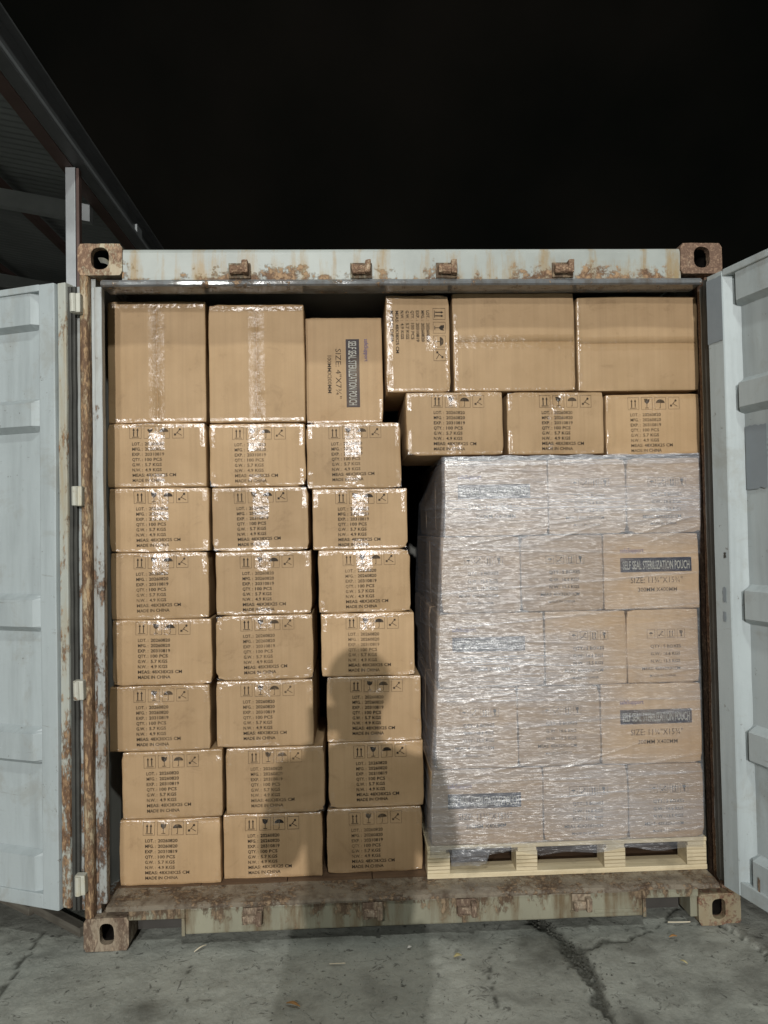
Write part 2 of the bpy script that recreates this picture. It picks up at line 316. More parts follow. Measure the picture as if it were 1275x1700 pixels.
# ------------------------------------------------------------------ floodlights (on masts behind the photographer)
def lamp_glass():
    t = NT('lamp_glass'); return t.set((0.7, 0.7, 0.7), 0.2)
M['glass'] = lamp_glass()
flood_labels = ['low floodlight on the mast standing behind the photographer', 'added wide fill floodlight for the ambient yard light, on the tall left mast', 'high floodlight on a long arm over the loading yard']
for k, (pos, aim, watts, size, colr) in enumerate(FLOODS):
    pos = Vector(pos); d = (Vector(aim) - pos).normalized()
    base = Vector((pos.x, pos.y - (0.25 if k < 2 else 3.0), 0)) 
    t = thing('floodlight', flood_labels[k], 'floodlight', base, 0, 'yard floodlights')
    bm = bmesh.new(); top = pos.z + 0.35
    tube(bm, (0, 0, 0), (0, 0, top), 0.07, 14, 0.045); box(bm, -.16, .16, -.16, .16, 0, .03); obj('mast', bm, M['galv'], t, True)
    bm = bmesh.new(); tube(bm, (0, 0, top - .05), (pos.x - base.x, pos.y - base.y - .12, pos.z + .28), 0.03, 10)
    tube(bm, (pos.x - base.x, pos.y - base.y - .12, pos.z + .30), (pos.x - base.x - d.x * .1, pos.y - base.y - d.y * .1, pos.z - d.z * .1), 0.02, 8); obj('bracket', bm, M['galv'], t, True)
    rot = d.to_track_quat('-Z', 'Y')
    bm = bmesh.new(); s = size * 0.75
    box(bm, -s, s, -s, s, 0.012, 0.12, 0.01)
    for q in range(6): box(bm, -s * .9, s * .9, -s * .8 + q * s * .3, -s * .78 + q * s * .3 + .008, .12, .16)
    bmesh.ops.transform(bm, matrix=Matrix.Translation(pos - base) @ rot.to_matrix().to_4x4(), verts=bm.verts)
    obj('lamp_housing', bm, M['dark'], t)
    ld = bpy.data.lights.new('flood_lamp', 'AREA'); ld.shape = 'DISK'; ld.size = size; ld.energy = watts; ld.color = colr
    lo = bpy.data.objects.new('flood_lamp', ld); COL.objects.link(lo); lo.parent = t
    lo.location = pos - base; lo.rotation_euler = rot.to_euler()

# ------------------------------------------------------------------ ground
def seg_dist(px, py, pts):
    best = np.full(px.shape, 9.0)
    for (x0, y0), (x1, y1) in zip(pts[:-1], pts[1:]):
        dx, dy = x1 - x0, y1 - y0; L = dx * dx + dy * dy
        tt = np.clip(((px - x0) * dx + (py - y0) * dy) / L, 0, 1)
        best = np.minimum(best, np.hypot(px - x0 - tt * dx, py - y0 - tt * dy))
    return best

def spaced(lo, hi, far_lo, far_hi, step):
    c = list(np.arange(lo, hi + 1e-6, step)); s = step; a = lo
    left = []
    while a > far_lo: s *= 1.35; a -= s; left.append(a)
    s = step; b = hi; right = []
    while b < far_hi: s *= 1.35; b += s; right.append(b)
    return np.array(left[::-1] + c + right)

def fnoise(X, Y, sc, seed=0.0):
    out = np.empty(X.shape); fx = X.ravel() * sc; fy = Y.ravel() * sc
    out.ravel()[:] = [noise.fractal((a, b, seed), 0.8, 2.1, 4) for a, b in zip(fx, fy)]
    return out

gx = spaced(-2.0, 1.7, -120, 120, 0.0125); gy = spaced(-0.95, 0.35, -120, 160, 0.0125)
GX, GY = np.meshgrid(gx, gy, indexing='ij')
core = (GX > -2.6) & (GX < 2.3) & (GY > -1.6) & (GY < 1.0)
nA = np.zeros(GX.shape); nB = np.zeros(GX.shape); nA[core] = fnoise(GX[core], GY[core], 5.0); nB[core] = fnoise(GX[core], GY[core], 22.0, 5.0)
wx = GX + 0.028 * nA + 0.012 * nB; wy = GY + 0.03 * np.roll(nA, 7, 0)
crack = np.zeros(GX.shape); depth = np.zeros(GX.shape)
for pts, wd, dp in (([(0.44, .25), (0.47, .10), (0.50, .03), (0.545, -.10), (0.565, -.20), (0.555, -.34), (0.53, -.52), (0.54, -.95)], 0.024, 0.014),
                    ([(0.57, -.12), (0.63, -.085), (0.72, -.065), (0.842, -.015), (0.97, .05), (1.08, .2)], 0.0045, 0.006),
                    ([(-1.42, .3), (-1.425, -.02), (-1.41, -.13), (-1.43, -.95)], 0.006, 0.006),
                    ([(-.82, -.10), (-.80, -.19)], 0.002, 0.002),
                    ([(0.235, -.12), (0.22, -.42)], 0.0018, 0.002),
                    ([(1.13, .10), (1.15, -.018), (1.20, -.221), (1.40, -.95)], 0.005, 0.008)):
    d = seg_dist(wx, wy, pts); w = wd * np.clip(0.8 + 1.3 * nA + 0.9 * nB, 0.2, 2.0)
    prof = np.clip(1.6 - d / w, 0, 1)
    crack = np.maximum(crack, np.clip(prof * 1.1, 0, 1)); depth = np.maximum(depth, prof * dp)
stain = np.zeros(GX.shape)
for cx, cy, rx, ry, am in ((0.42, -.10, .20, .22, .85), (0.62, -.52, .20, .10, .8), (0.95, -.15, .30, .30, .55), (1.02, -.60, .55, .30, .40), (-.90, -.36, .10, .07, .6),
                           (-.15, -.30, .16, .10, .35), (0.16, .02, .16, .05, .7), (-0.62, .03, .8, .05, .45), (0.30, -.38, .12, .09, .35), (-1.62, .42, .75, .36, 1.1), (1.0, -.35, .45, .30, .55), (.75, -.10, .25, .12, .45)):  # the far left ellipse paints shade under the left door, the rest are stains
    q = ((wx - cx) / rx) ** 2 + ((wy - cy) / ry) ** 2
    stain = np.maximum(stain, am * np.exp(-q * 1.2) * np.clip(0.8 + 0.9 * nA, 0.2, 1.3))
GZ = 0.004 * nA + 0.0022 * nB - depth - 0.004
GZ += np.where(core, 0.010 * np.clip((wx - (1.15 - (wy + .018) * 0.24)) / 0.01, 0, 1), 0)
GZ = np.where(core, GZ, -0.004)
V = np.stack([GX.ravel(), GY.ravel(), GZ.ravel()], 1)
g = pyobj('ground', V, grid_faces(len(gx), len(gy)), M['concrete'], None, True)
tag(g, 'cracked and stained grey concrete yard', 'ground', kind='structure')
for nm, arr in (('crack', crack), ('stain', np.clip(stain, 0, 1))):
    a = g.data.attributes.new(nm, 'FLOAT', 'POINT'); a.data.foreach_set('value', arr.ravel().astype(np.float32))

# ------------------------------------------------------------------ container
CT = thing('shipping_container', 'old pale grey shipping container with rusty corner castings and open doors', 'container', (0, 0, 0))
W2, HT, LEN = 1.219, 2.591, 6.058

def ring_plate(bm, outer, inner, y0, y1, back=None):
    n = len(outer)
    O0 = [bm.verts.new((x, y0, z)) for x, z in outer]; I0 = [bm.verts.new((x, y0, z)) for x, z in inner]
    O1 = [bm.verts.new((x, y1, z)) for x, z in outer]; I1 = [bm.verts.new((x, y0 + 0.030, z)) for x, z in inner]
    for i in range(n):
        j = (i + 1) % n
        bm.faces.new((O0[i], O0[j], I0[j], I0[i])); bm.faces.new((O0[j], O0[i], O1[i], O1[j])); bm.faces.new((I0[i], I0[j], I1[j], I1[i]))
    bm.faces.new(O1)
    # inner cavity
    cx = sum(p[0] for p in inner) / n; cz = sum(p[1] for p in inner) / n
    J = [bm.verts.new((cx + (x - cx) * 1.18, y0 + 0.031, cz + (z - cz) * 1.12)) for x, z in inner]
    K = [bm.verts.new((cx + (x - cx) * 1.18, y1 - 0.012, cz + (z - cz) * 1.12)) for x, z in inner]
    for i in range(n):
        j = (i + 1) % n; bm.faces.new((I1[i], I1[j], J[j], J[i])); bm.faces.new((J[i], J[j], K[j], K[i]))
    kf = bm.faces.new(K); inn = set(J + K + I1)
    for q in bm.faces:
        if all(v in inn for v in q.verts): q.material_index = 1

def angle_pts(cx, cz, hx, hz, rr, n=32):
    """rounded rectangle sampled by angle so that outline and hole match point for point"""
    out = []
    for i in range(n):
        a = 2 * math.pi * (i + .5) / n; c, s = math.cos(a), math.sin(a)
        k = min(hx / abs(c) if abs(c) > 1e-6 else 9, hz / abs(s) if abs(s) > 1e-6 else 9)
        x, z = c * k, s * k
        qx = min(max(x, -(hx - rr)), hx - rr); qz = min(max(z, -(hz - rr)), hz - rr); dx, dz = x - qx, z - qz; L = math.hypot(dx, dz)
        if L > rr: x, z = qx + dx / L * rr, qz + dz / L * rr
        out.append((cx + x, cz + z))
    return out

for sx, zc, hxo, hzo, oz, ox in ((-1, HT - .059, .033, .041, .004, 0), (1, HT - .059, .031, .041, .004, 0.002), (-1, .059, .026, .038, .002, .002), (1, .059, .026, .037, .002, -.004)):
    bm = bmesh.new(); cx = sx * (W2 - .081)
    ring_plate(bm, angle_pts(cx, zc, .081, .059, .013), angle_pts(cx + ox, zc + oz, hxo, hzo, min(hxo, hzo) * (.85 if zc > 1 else .8)), 0.0, 0.178)
    for v in bm.verts:
        v.co += Vector((1, 0.6, 1)) * 0.0016 * noise.noise(v.co * 30)
    o = obj('corner_casting', bm, M[{(-1, 1): 'casting', (1, 1): 'casting_brown', (-1, 0): 'casting_low', (1, 0): 'casting_cream'}[(sx, 1 if zc > 1 else 0)]], CT, False); o.data.materials.append(M['hole_shade'])  # near-black second slot paints the shade inside the hole
    o['label'] = {(-1, 1): 'rusty upper left corner casting', (1, 1): 'brown upper right corner casting', (-1, 0): 'rusty lower left corner casting on the ground', (1, 0): 'worn lower right corner casting on the ground'}[(sx, 1 if zc > 1 else 0)]
# bent strip of steel caught inside the upper left casting
bm = bmesh.new(); vs = []
for i in range(9):
    tt = i / 8; x = -1.165 + 0.06 * tt; z = 2.560 - 0.035 * tt + 0.012 * math.sin(tt * 3); y = 0.06 - 0.02 * tt
    vs.append((bm.verts.new((x, y, z)), bm.verts.new((x + .004, y + .02, z - .012 - .012 * tt))))
for a, b in zip(vs[:-1], vs[1:]): bm.faces.new((a[0], b[0], b[1], a[1]))
obj('steel_strip', bm, M['lug'], CT, True)

def beam_grid(name, x0, x1, prof, mat, parent, nx=90, amp=0.002):
    """a long profile (list of y,z) swept along x with slight dents"""
    X = np.linspace(x0, x1, nx); v = []
    for x in X:
        for y, z in prof:
            q = noise.noise((x * 6, y * 20, z * 20)) * amp
            v.append((x, y + q, z + q * .6))
    n = len(prof); fc = list(grid_faces(nx, n)); fc = [tuple(q) for q in fc]
    fc.append(tuple(range(n))); fc.append(tuple(range((nx - 1) * n, nx * n))[::-1])
    return pyobj(name, v, fc, mat, parent, False)

beam_grid('header_beam', -1.060, 1.060, [(.10, 2.450), (.010, 2.450), (.010, 2.470), (.008, 2.560), (.012, 2.571), (.022, 2.576), (.10, 2.576)], M['header'], CT)
beam_grid('header_lip', -1.135, 1.135, [(.105, 2.434), (.002, 2.431), (-.006, 2.436), (-.007, 2.446), (.004, 2.456), (.105, 2.452)], M['lip'], CT, 160, 0.004)
# rear sill with its two forklift-style cut-outs
bm = bmesh.new()
box(bm, -.855, .845, .006, .10, .045, .140, .006); box(bm, -1.060, -.8555, .0065, .10, .102, .1395, .004); box(bm, .8455, 1.060, .0065, .10, .107, .1395, .004)
box(bm, -.868, -.8556, .004, .11, .040, .103, .002); box(bm, .8456, .858, .004, .11, .040, .107, .002); box(bm, 1.03, 1.0565, .012, .11, .03, .1065, .002)
box(bm, .66, .842, .003, .02, .062, .074, .002)
bmesh.ops.subdivide_edges(bm, edges=[e for e in bm.edges if e.calc_length() > .3], cuts=30, use_grid_fill=True)
for v in bm.verts: v.co.y += 0.003 * noise.noise(v.co * 9)
obj('rear_sill', bm, M['sill'], CT)
beam_grid('sill_lip', -1.138, 1.138, [(.13, .138), (.004, .138), (-.004, .141), (-.005, .149), (.004, .155), (.03, .160), (.13, .163)], M['sill_top'], CT, 160, 0.004)
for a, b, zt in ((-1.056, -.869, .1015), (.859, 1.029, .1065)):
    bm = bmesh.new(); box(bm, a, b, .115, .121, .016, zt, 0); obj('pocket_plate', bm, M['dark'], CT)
# header and sill cam keepers
def keeper(x, z, up, wob):
    bm = bmesh.new()
    tube(bm, (x - .027, -.012, z - .012), (x + .022, -.012, z - .012), .0165, 10)
    box(bm, x + .012, x + .034, -.034, .012, z - .030, z + .020, .006)
    box(bm, x - .036, x - .020, -.026, .012, z - .028, z + .004, .005)
    if not up: box(bm, x - .038, x + .036, -.004, .014, z - .034, z + .026, .003)
    for v in bm.verts: v.co += Vector((noise.noise(v.co * 25 + Vector((wob, 0, 0))), noise.noise(v.co * 25 + Vector((0, wob, 9))), noise.noise(v.co * 25 + Vector((3, wob, 0))))) * 0.005
    o = obj('cam_keeper', bm, M['keeper'] if up else M['casting_low'], CT, False)
    bm = bmesh.new(); box(bm, x - .042, x + .040, .001, .0095, z - .040, z + .018 if up else z - .036, .003); obj('weld_plate', bm, M['sill'], o)
for i, x in enumerate((-.624, -.169, .155, .600)): keeper(x, 2.500, True, i * 3.1)
for i, x in enumerate((-.607, -.166, .181, .611)): keeper(x, .112, False, i * 2.3 + 5)

# corner posts
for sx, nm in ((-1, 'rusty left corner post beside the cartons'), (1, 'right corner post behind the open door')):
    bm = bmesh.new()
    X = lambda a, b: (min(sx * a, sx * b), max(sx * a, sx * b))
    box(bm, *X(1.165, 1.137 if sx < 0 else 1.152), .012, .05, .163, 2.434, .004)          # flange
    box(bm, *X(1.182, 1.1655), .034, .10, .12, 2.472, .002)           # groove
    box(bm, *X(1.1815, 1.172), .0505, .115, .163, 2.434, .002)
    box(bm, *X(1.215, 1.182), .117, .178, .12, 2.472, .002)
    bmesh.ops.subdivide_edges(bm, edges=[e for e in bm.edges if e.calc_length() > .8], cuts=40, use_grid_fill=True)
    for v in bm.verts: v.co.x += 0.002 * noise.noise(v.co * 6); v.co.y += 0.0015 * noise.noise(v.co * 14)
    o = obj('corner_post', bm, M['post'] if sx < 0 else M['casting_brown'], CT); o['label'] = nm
    bm = bmesh.new(); n = 60; prof = []
    for i in range(n + 1):
        z = .118 + (2.474 - .118) * i / n; row = []
        for k in range(9):
            a = math.pi * k / 8
            q = .003 * noise.noise((k * .6, z * 7, 2)) + .002 * noise.noise((k * 1.4, z * 31, 7))
            row.append(bm.verts.new((sx * (1.2005 - .0185 * math.cos(a)) , .026 - (.026 + q) * math.sin(a) ** .7 if 0 < k < 8 else .07, z)))
        prof.append(row)
    for a, b in zip(prof[:-1], prof[1:]):
        for k in range(8): bm.faces.new((a[k], a[k + 1], b[k + 1], b[k]) if sx < 0 else (a[k + 1], a[k], b[k], b[k + 1]))
    obj('hinge_bar', bm, M['rust'], o, True)
    for z in (2.363, 1.654, .949, .252):
        bm = bmesh.new(); xc = sx * 1.222
        box(bm, xc - .017, xc + .021 if sx < 0 else xc + .017, -.030, .006, z - .036, z + .036, .005)
        tube(bm, (xc - sx * .0 - .004, -.026, z - .034), (xc - .004, -.026, z + .034), .012, 12)
        for v in bm.verts: v.co += Vector((0.002, 0.002, 0.003)) * noise.noise(v.co * 20)
        obj('hinge', bm, M['lug'], o)

# body: floor, corrugated walls, roof, end wall
bm = bmesh.new()
for k in range(7):
    box(bm, -1.15 + k * .3287, -1.15 + (k + 1) * .3287 - .003, .131, LEN - .1, .135, .1625, 0)
obj('container_floor', bm, M['floor'], CT)
bm = bmesh.new()
for k in range(14): box(bm, -1.13, 1.13, .25 + k * .41, .31 + k * .41, .045, .132)
obj('cross_members', bm, M['dark'], CT)
def corrugated(y0, y1, pitch=.278, dep=.036):
    pts = []; y = y0
    while y < y1:
        pts += [(y, 0), (y + pitch * .26, 0), (y + pitch * .5, dep), (y + pitch * .76, dep)]; y += pitch
    return [(a, b) for a, b in pts if a < y1] + [(y1, 0)]
for sx in (-1, 1):
    pr = corrugated(.18, LEN - .1); v = []
    for y, d in pr:
        for z in (.12, 2.50): v.append((sx * (1.213 - d), y, z))
    o = pyobj('side_wall', v, grid_faces(len(pr), 2), M['inner'], CT)
    sd = o.modifiers.new('thickness', 'SOLIDIFY'); sd.thickness = .0025
    bm = bmesh.new(); box(bm, *((-1.219, -1.16) if sx < 0 else (1.16, 1.219)), .178, LEN - .17, 2.501, 2.56, .004); box(bm, *((-1.219, -1.16) if sx < 0 else (1.16, 1.219)), .178, LEN - .17, .03, .119, .004)
    obj('side_rail', bm, M['post'], CT)
bm = bmesh.new(); box(bm, -1.158, 1.158, .106, LEN - .1, 2.520, 2.530); obj('container_roof', bm, M['inner'], CT)
bm = bmesh.new(); box(bm, -1.158, 1.158, LEN - .09, LEN - .07, .03, 2.56); obj('front_wall', bm, M['inner'], CT)


# ---- doors: local x runs along the door from its hinge, s = side of the inner face
RIDGES = [(2.035, 1.905), (1.292, 1.148), (.792, .650)]
def door_panel_mesh(sgn, s0, s1, z0, z1, base, top, end):
    zs = sorted(set([z0, z1, 2.312, 2.296, .318, .334] + [q for a, b in RIDGES for q in (a, a - .022, b + .022, b)] + list(np.linspace(z0, z1, 60))))
    ss = sorted(set([s0, s0 + .012, s0 + .045] + list(np.linspace(s0 + .06, s1 - .05, 40)) + [s1 - .04, s1 - .012, s1]))
    v = []
    for s in ss:
        for z in zs:
            h = 0.0
            for a, b in RIDGES: h = max(h, min(1, max(0, (a - z) / .022), 1) if z >= (a + b) / 2 else min(1, max(0, (z - b) / .022)))
            if z > 2.304: h = 1.0
            if z < .326: h = 1.0
            e = min(1, max(0, (s - s0 - .006) / end), 1); e2 = min(1, max(0, (s1 - .01 - s) / .04))
            n = base + (top - base) * h * min(e, e2) + .003 * noise.noise((s * 3, z * 2.2, 1)) + .0012 * noise.noise((s * 11, z * 9, 4))
            v.append((s, sgn * n, z))
    fc = grid_faces(len(ss), len(zs))
    return v, (fc if sgn < 0 else fc[:, ::-1])

def make_door(label, hinge, ang, sgn, memb, slope, gz0, gz1):
    d = bpy.data.objects.new('container_door', None); COL.objects.link(d); d.parent = CT; d.location = (hinge[0], hinge[1], 0); d.rotation_euler = (0, 0, ang)
    d['label'] = label; d.empty_display_size = .1
    Y = lambda a, b: (min(sgn * a, sgn * b), max(sgn * a, sgn * b))
    wdt = 1.17
    bm = bmesh.new()
    a0, a1 = memb
    # hinge-side stile: flat face then a sloping return down to the panel
    pr = [(a0, -.02), (a0, .046), (a0 + .004, .050), (a1 - .004, .050), (a1, .047), (slope, .004), (slope, -.02)]
    nz = 50; rows = []
    for i in range(nz + 1):
        z = gz0 + (gz1 - gz0) * i / nz
        rows.append([bm.verts.new((s + .0012 * noise.noise((s * 9, z * 5, 3)), sgn * (n + .0018 * noise.noise((s * 5, z * 3, 8))), z)) for s, n in pr])
    for p, q in zip(rows[:-1], rows[1:]):
        for k in range(len(pr) - 1): bm.faces.new((p[k], p[k + 1], q[k + 1], q[k]) if sgn < 0 else (p[k + 1], p[k], q[k], q[k + 1]))
    bm.faces.new(rows[0][::-1] if sgn < 0 else rows[0]); bm.faces.new(rows[-1] if sgn < 0 else rows[-1][::-1])
    box(bm, wdt - .13, wdt - .01, *Y(-.02, .05), gz0, gz1, .004)
    obj('door_stile', bm, M['door'], d)
    for n, b0, b1 in ((.049, gz1 - .022, gz1 + .004), (.047, gz0 - .003, gz0 + .050)):
        bm = bmesh.new(); box(bm, a1 - .002, wdt - .132, *Y(-.018, n), b0, b1, .004); obj('door_rail', bm, M['door'], d)
    v, fc = door_panel_mesh(sgn, slope - .03, wdt - .13, gz0 + .02, gz1 - .01, .004, .040, .030)
    p = pyobj('door_panel', v, fc, M['door'], d, False); sd = p.modifiers.new('thickness', 'SOLIDIFY'); sd.thickness = .003; sd.offset = -1
    # edge lip and rubber gaskets on the hinge edge
    bm = bmesh.new(); box(bm, a0 - .040, a0 - .003, *Y(-.01, .034), gz0 + .006, gz1 + .003, .004)
    bmesh.ops.subdivide_edges(bm, edges=[e for e in bm.edges if e.calc_length() > .8], cuts=40, use_grid_fill=True)
    for q in bm.verts: q.co.x += .002 * noise.noise(q.co * 7)
    obj('door_edge', bm, M['door_lip'] if sgn > 0 else M['gasket'], d)  # right door's edge is black to paint in the shade at the jamb
    for k, (g0, g1, n) in enumerate(((a0 - .056, a0 - .0415, .026), (a0 - .070, a0 - .058, .021), (a0 - .084, a0 - .072, .012))):
        bm = bmesh.new(); box(bm, g0, g1, *Y(-.02, n), gz0 - .004, gz1 - .012, .003)
        bmesh.ops.subdivide_edges(bm, edges=[e for e in bm.edges if e.calc_length() > .8], cuts=60, use_grid_fill=True)
        for q in bm.verts: q.co.x += .0018 * noise.noise(q.co * 9); q.co.y += .0018 * noise.noise(q.co * 17)
        obj('gasket', bm, M['gasket'] if k < 2 else M['post'], d)
    # outer skin
    bm = bmesh.new(); box(bm, .0, wdt, *Y(-.030, -.0215), gz0, gz1, .002); obj('outer_skin', bm, M['post'], d)
    return d
DL = make_door('left container door swung wide open beside the shed', (-1.217, .036), math.atan2(.36, -.93), 1, (.086, .158), .190, .141, 2.452)
DR = make_door('right container door standing open towards the viewer', (1.1665, -.018), math.atan2(-.97, .25), -1, (.030, .112), .150, .176, 2.436)
# hand-painted grey patches, scuffs and a rust run on the right door
def flat_patch(name, cx, cz, hx, hz, n, mat, parent, sgn, seed, rag=.25):
    bm = bmesh.new(); vs = []
    for i in range(40):
        a = 2 * math.pi * i / 40; c, s = math.cos(a), math.sin(a); k = 1 / max(abs(c), abs(s)) 
        q = 1 - rag * abs(noise.noise((c * 2.5, s * 2.5, seed)))
        vs.append(bm.verts.new((cx + c * k * hx * q, sgn * n, cz + s * k * hz * q)))
    bm.faces.new(vs if sgn < 0 else vs[::-1]); return obj(name, bm, mat, parent)
flat_patch('paint_patch', .205, 1.745, .050, .115, .0085, M['patch'], DR, -1, 3, .12)['label'] = 'square of darker grey primer'
flat_patch('paint_patch', .071, 2.30, .039, .120, .0525, M['patch'], DR, -1, 8, .04)['label'] = 'darker grey top of the door stile'
flat_patch('rust_run', .196, .235, .006, .045, .0435, M['casting_low'], DR, -1, 5, .6)
flat_patch('scuff_mark', .088, 1.395, .007, .012, .0525, M['gasket'], DR, -1, 6, .6)
flat_patch('scuff_mark', .080, 1.25, .010, .03, .0525, M['patch'], DR, -1, 4, .6); flat_patch('scuff_mark', .078, 1.17, .008, .02, .0525, M['patch'], DR, -1, 14, .6)
for k in range(4):
    bm = bmesh.new(); box(bm, .262, .36, -.0105, -.009, 1.80 - k * .018, 1.803 - k * .018); obj('vent_louvre', bm, M['gasket'], DR)

# ------------------------------------------------------------------ lettering
_cache = {}
def glyphs(txt, bold=0.022):
    k = (txt, bold)
    if k in _cache: return _cache[k]
    cu = bpy.data.curves.new('t', 'FONT'); cu.body = txt; cu.size = 1; cu.resolution_u = 2; cu.offset = bold; cu.fill_mode = 'FRONT'
    o = bpy.data.objects.new('t', cu); COL.objects.link(o)
    me = bpy.data.meshes.new_from_object(o.evaluated_get(bpy.context.evaluated_depsgraph_get()))
    v = np.array([(q.co.x, q.co.y) for q in me.vertices]); fc = [tuple(p.vertices) for p in me.polygons]
    bpy.data.objects.remove(o); bpy.data.curves.remove(cu); bpy.data.meshes.remove(me)
    cap = 0.72
    v[:, 0] -= v[:, 0].min(); v[:, 0] /= max(v[:, 0].max(), 1e-6); v[:, 1] /= cap
    _cache[k] = (v, fc); return _cache[k]

class Print:
    def __init__(s): s.v = []; s.f = []
    def text(s, t, x, z, w, h, bold=0.022):
        v, fc = glyphs(t, bold); o = len(s.v)
        s.v += [(x + a * w, z + b * h) for a, b in v]; s.f += [tuple(i + o for i in q) for q in fc]
    def poly(s, pts):
        o = len(s.v); s.v += list(pts); s.f.append(tuple(range(o, o + len(pts))))
    def rect(s, x0, x1, z0, z1, n=1):
        for k in range(n):
            a = x0 + (x1 - x0) * k / n; b = x0 + (x1 - x0) * (k + 1) / n; s.poly([(a, z0), (b, z0), (b, z1), (a, z1)])
    def frame(s, x0, z0, a, t=.0012, hz=None):
        hz = hz or a
        s.rect(x0, x0 + a, z0, z0 + t); s.rect(x0, x0 + a, z0 + hz - t, z0 + hz); s.rect(x0, x0 + t, z0 + t, z0 + hz - t); s.rect(x0 + a - t, x0 + a, z0 + t, z0 + hz - t)
    def icon(s, k, x, z, a):
        s.frame(x, z, a * .92, .0011, a)
        P = lambda u, w: (x + u * a * .92, z + w * a)
        if k == 'arrows':
            for u in (.30, .62): s.rect(P(u, 0)[0], P(u + .09, 0)[0], P(0, .18)[1], P(0, .70)[1]); s.poly([P(u - .06, .66), P(u + .15, .66), P(u + .045, .86)])
            s.rect(P(.2, 0)[0], P(.82, 0)[0], P(0, .10)[1], P(0, .15)[1])
        elif k == 'glass':
            s.poly([P(.26, .88), P(.30, .62), P(.46, .48), P(.56, .48), P(.72, .62), P(.76, .88), P(.60, .80), P(.52, .88)])
            s.rect(P(.485, 0)[0], P(.535, 0)[0], P(0, .16)[1], P(0, .48)[1]); s.rect(P(.34, 0)[0], P(.68, 0)[0], P(0, .11)[1], P(0, .16)[1])
        elif k == 'umbrella':
            s.poly([P(.5 + .40 * math.cos(math.pi * i / 10), .52 + .30 * math.sin(math.pi * i / 10)) for i in range(11)])
            s.rect(P(.485, 0)[0], P(.53, 0)[0], P(0, .14)[1], P(0, .52)[1]); s.rect(P(.40, 0)[0], P(.53, 0)[0], P(0, .10)[1], P(0, .14)[1])
        elif k == 'hook':
            s.rect(P(.16, 0)[0], P(.34, 0)[0], P(0, .22)[1], P(0, .38)[1]); s.poly([P(.56, .66), P(.66, .60), P(.78, .68), P(.72, .80), P(.60, .78)])
            s.poly([P(.34, .40), P(.38, .36), P(.60, .60), P(.56, .64)]); s.poly([P(.42, .42), P(.44, .46), P(.84, .24), P(.82, .20)])
        elif k == 'drop':
            s.poly([P(.30, .84), P(.66, .86), P(.74, .66), P(.62, .52), P(.58, .30), P(.66, .14), P(.44, .14), P(.46, .44), P(.34, .58)])
        elif k == 'small_umbrella':
            s.poly([P(.5 + .26 * math.cos(math.pi * i / 8), .50 + .18 * math.sin(math.pi * i / 8)) for i in range(9)]); s.rect(P(.48, 0)[0], P(.53, 0)[0], P(0, .25)[1], P(0, .5)[1])
    def mesh(s, rot=False, turn=0.0):
        v = np.array(s.v)
        if turn: c, n = math.cos(turn), math.sin(turn); v = np.stack([v[:, 0] * c - v[:, 1] * n, v[:, 0] * n + v[:, 1] * c], 1)
        if rot: v = np.stack([v[:, 1], -v[:, 0]], 1)
        return v, s.f

def shipping_print(w, h, x0=None, ztop=None, sx=1.0):
    """icon row and the lot / weight lines of the small cartons, measured from the face's upper left corner"""
    p = Print(); L = -w / 2 + (x0 if x0 is not None else .086); T = h / 2 - (ztop or .012)
    for i, k in enumerate(('arrows', 'glass', 'umbrella', 'hook')): p.icon(k, L + i * .0545, T - .049, .049)
    tx = L + .009; vx = tx + .049; z = T - .075; ch = .0122
    for a, b, bw in (('LOT. :', '20260820', .074), ('MFG. :', '20260820', .074), ('EXP. :', '20310819', .074), ('QTY. :', '100 PCS', .065), ('G.W. :', '5.7 KGS', .064), ('N.W. :', '4.9 KGS', .064)):
        p.text(a, tx, z, .040, ch); p.text(b, vx, z, bw, ch); z -= .0203
    p.text('MEAS: 48X38X25 CM', tx, z, .168, ch); z -= .0203
    p.text('MADE IN CHINA', tx, z, .124, ch)
    return p

def logo_print(w, h, size, mm, cx=None, sc=1.0, top=.30):
    """navy banner face; returns prints for navy, pale, blue and black inks"""
    cx = cx or 0.0; bw = .285 * sc; bh = .056 * sc
    navy, pale, blue, blk = Print(), Print(), Print(), Print()
    zc = h / 2 - top * h - bh / 2
    navy.rect(cx - bw / 2, cx + bw / 2, zc - bh / 2, zc + bh / 2, 6)
    pale.text('SELF SEAL STERILIZATION POUCH', cx - bw * .47, zc - bh * .30, bw * .94, bh * .60, .016)
    blue.text('safeSupport', cx - bw / 2, zc + bh * .5 + .022 * sc, .094 * sc, .017 * sc, .004)
    blk.text(size, cx - bw * .36, zc - bh * .5 - .043 * sc, bw * .73, .0235 * sc, .0)
    blk.text(mm, cx - bw * .26, zc - bh * .5 - .077 * sc, bw * .55, .0165 * sc, .006)
    return navy, pale, blue, blk

def carton_print(w, h, cx=0.0):
    p = Print(); L = cx - .085; T = h / 2 - .078
    for i, k in enumerate(('small_umbrella', 'hook', 'arrows', 'drop')): p.icon(k, L + i * .040, T - .034, .034)
    tx = L + .012; z = T - .072; ch = .0125
    p.text('QTY.: 5 BOXES', tx, z, .122, ch, .014); z -= .029
    p.text('G.W.: 16.6 KGS', tx, z, .118, ch, .014); z -= .029
    p.text('N.W.: 15.5 KGS', tx, z, .118, ch, .014); z -= .029
    p.text('MEAS: 42X32X31CM', tx - .034, z, .152, ch, .014); z -= .027
    p.text('MADE IN CHINA', tx - .004, z, .105, .010, .006)
    return p

# ------------------------------------------------------------------ cartons
def axis(hf, r, n, extra=()):
    return sorted(set([-hf, -hf + r * .3, -hf + r] + list(np.linspace(-hf + r * 2.2, hf - r * 2.2, n)) + [hf - r, hf - r * .3, hf] + list(extra)))

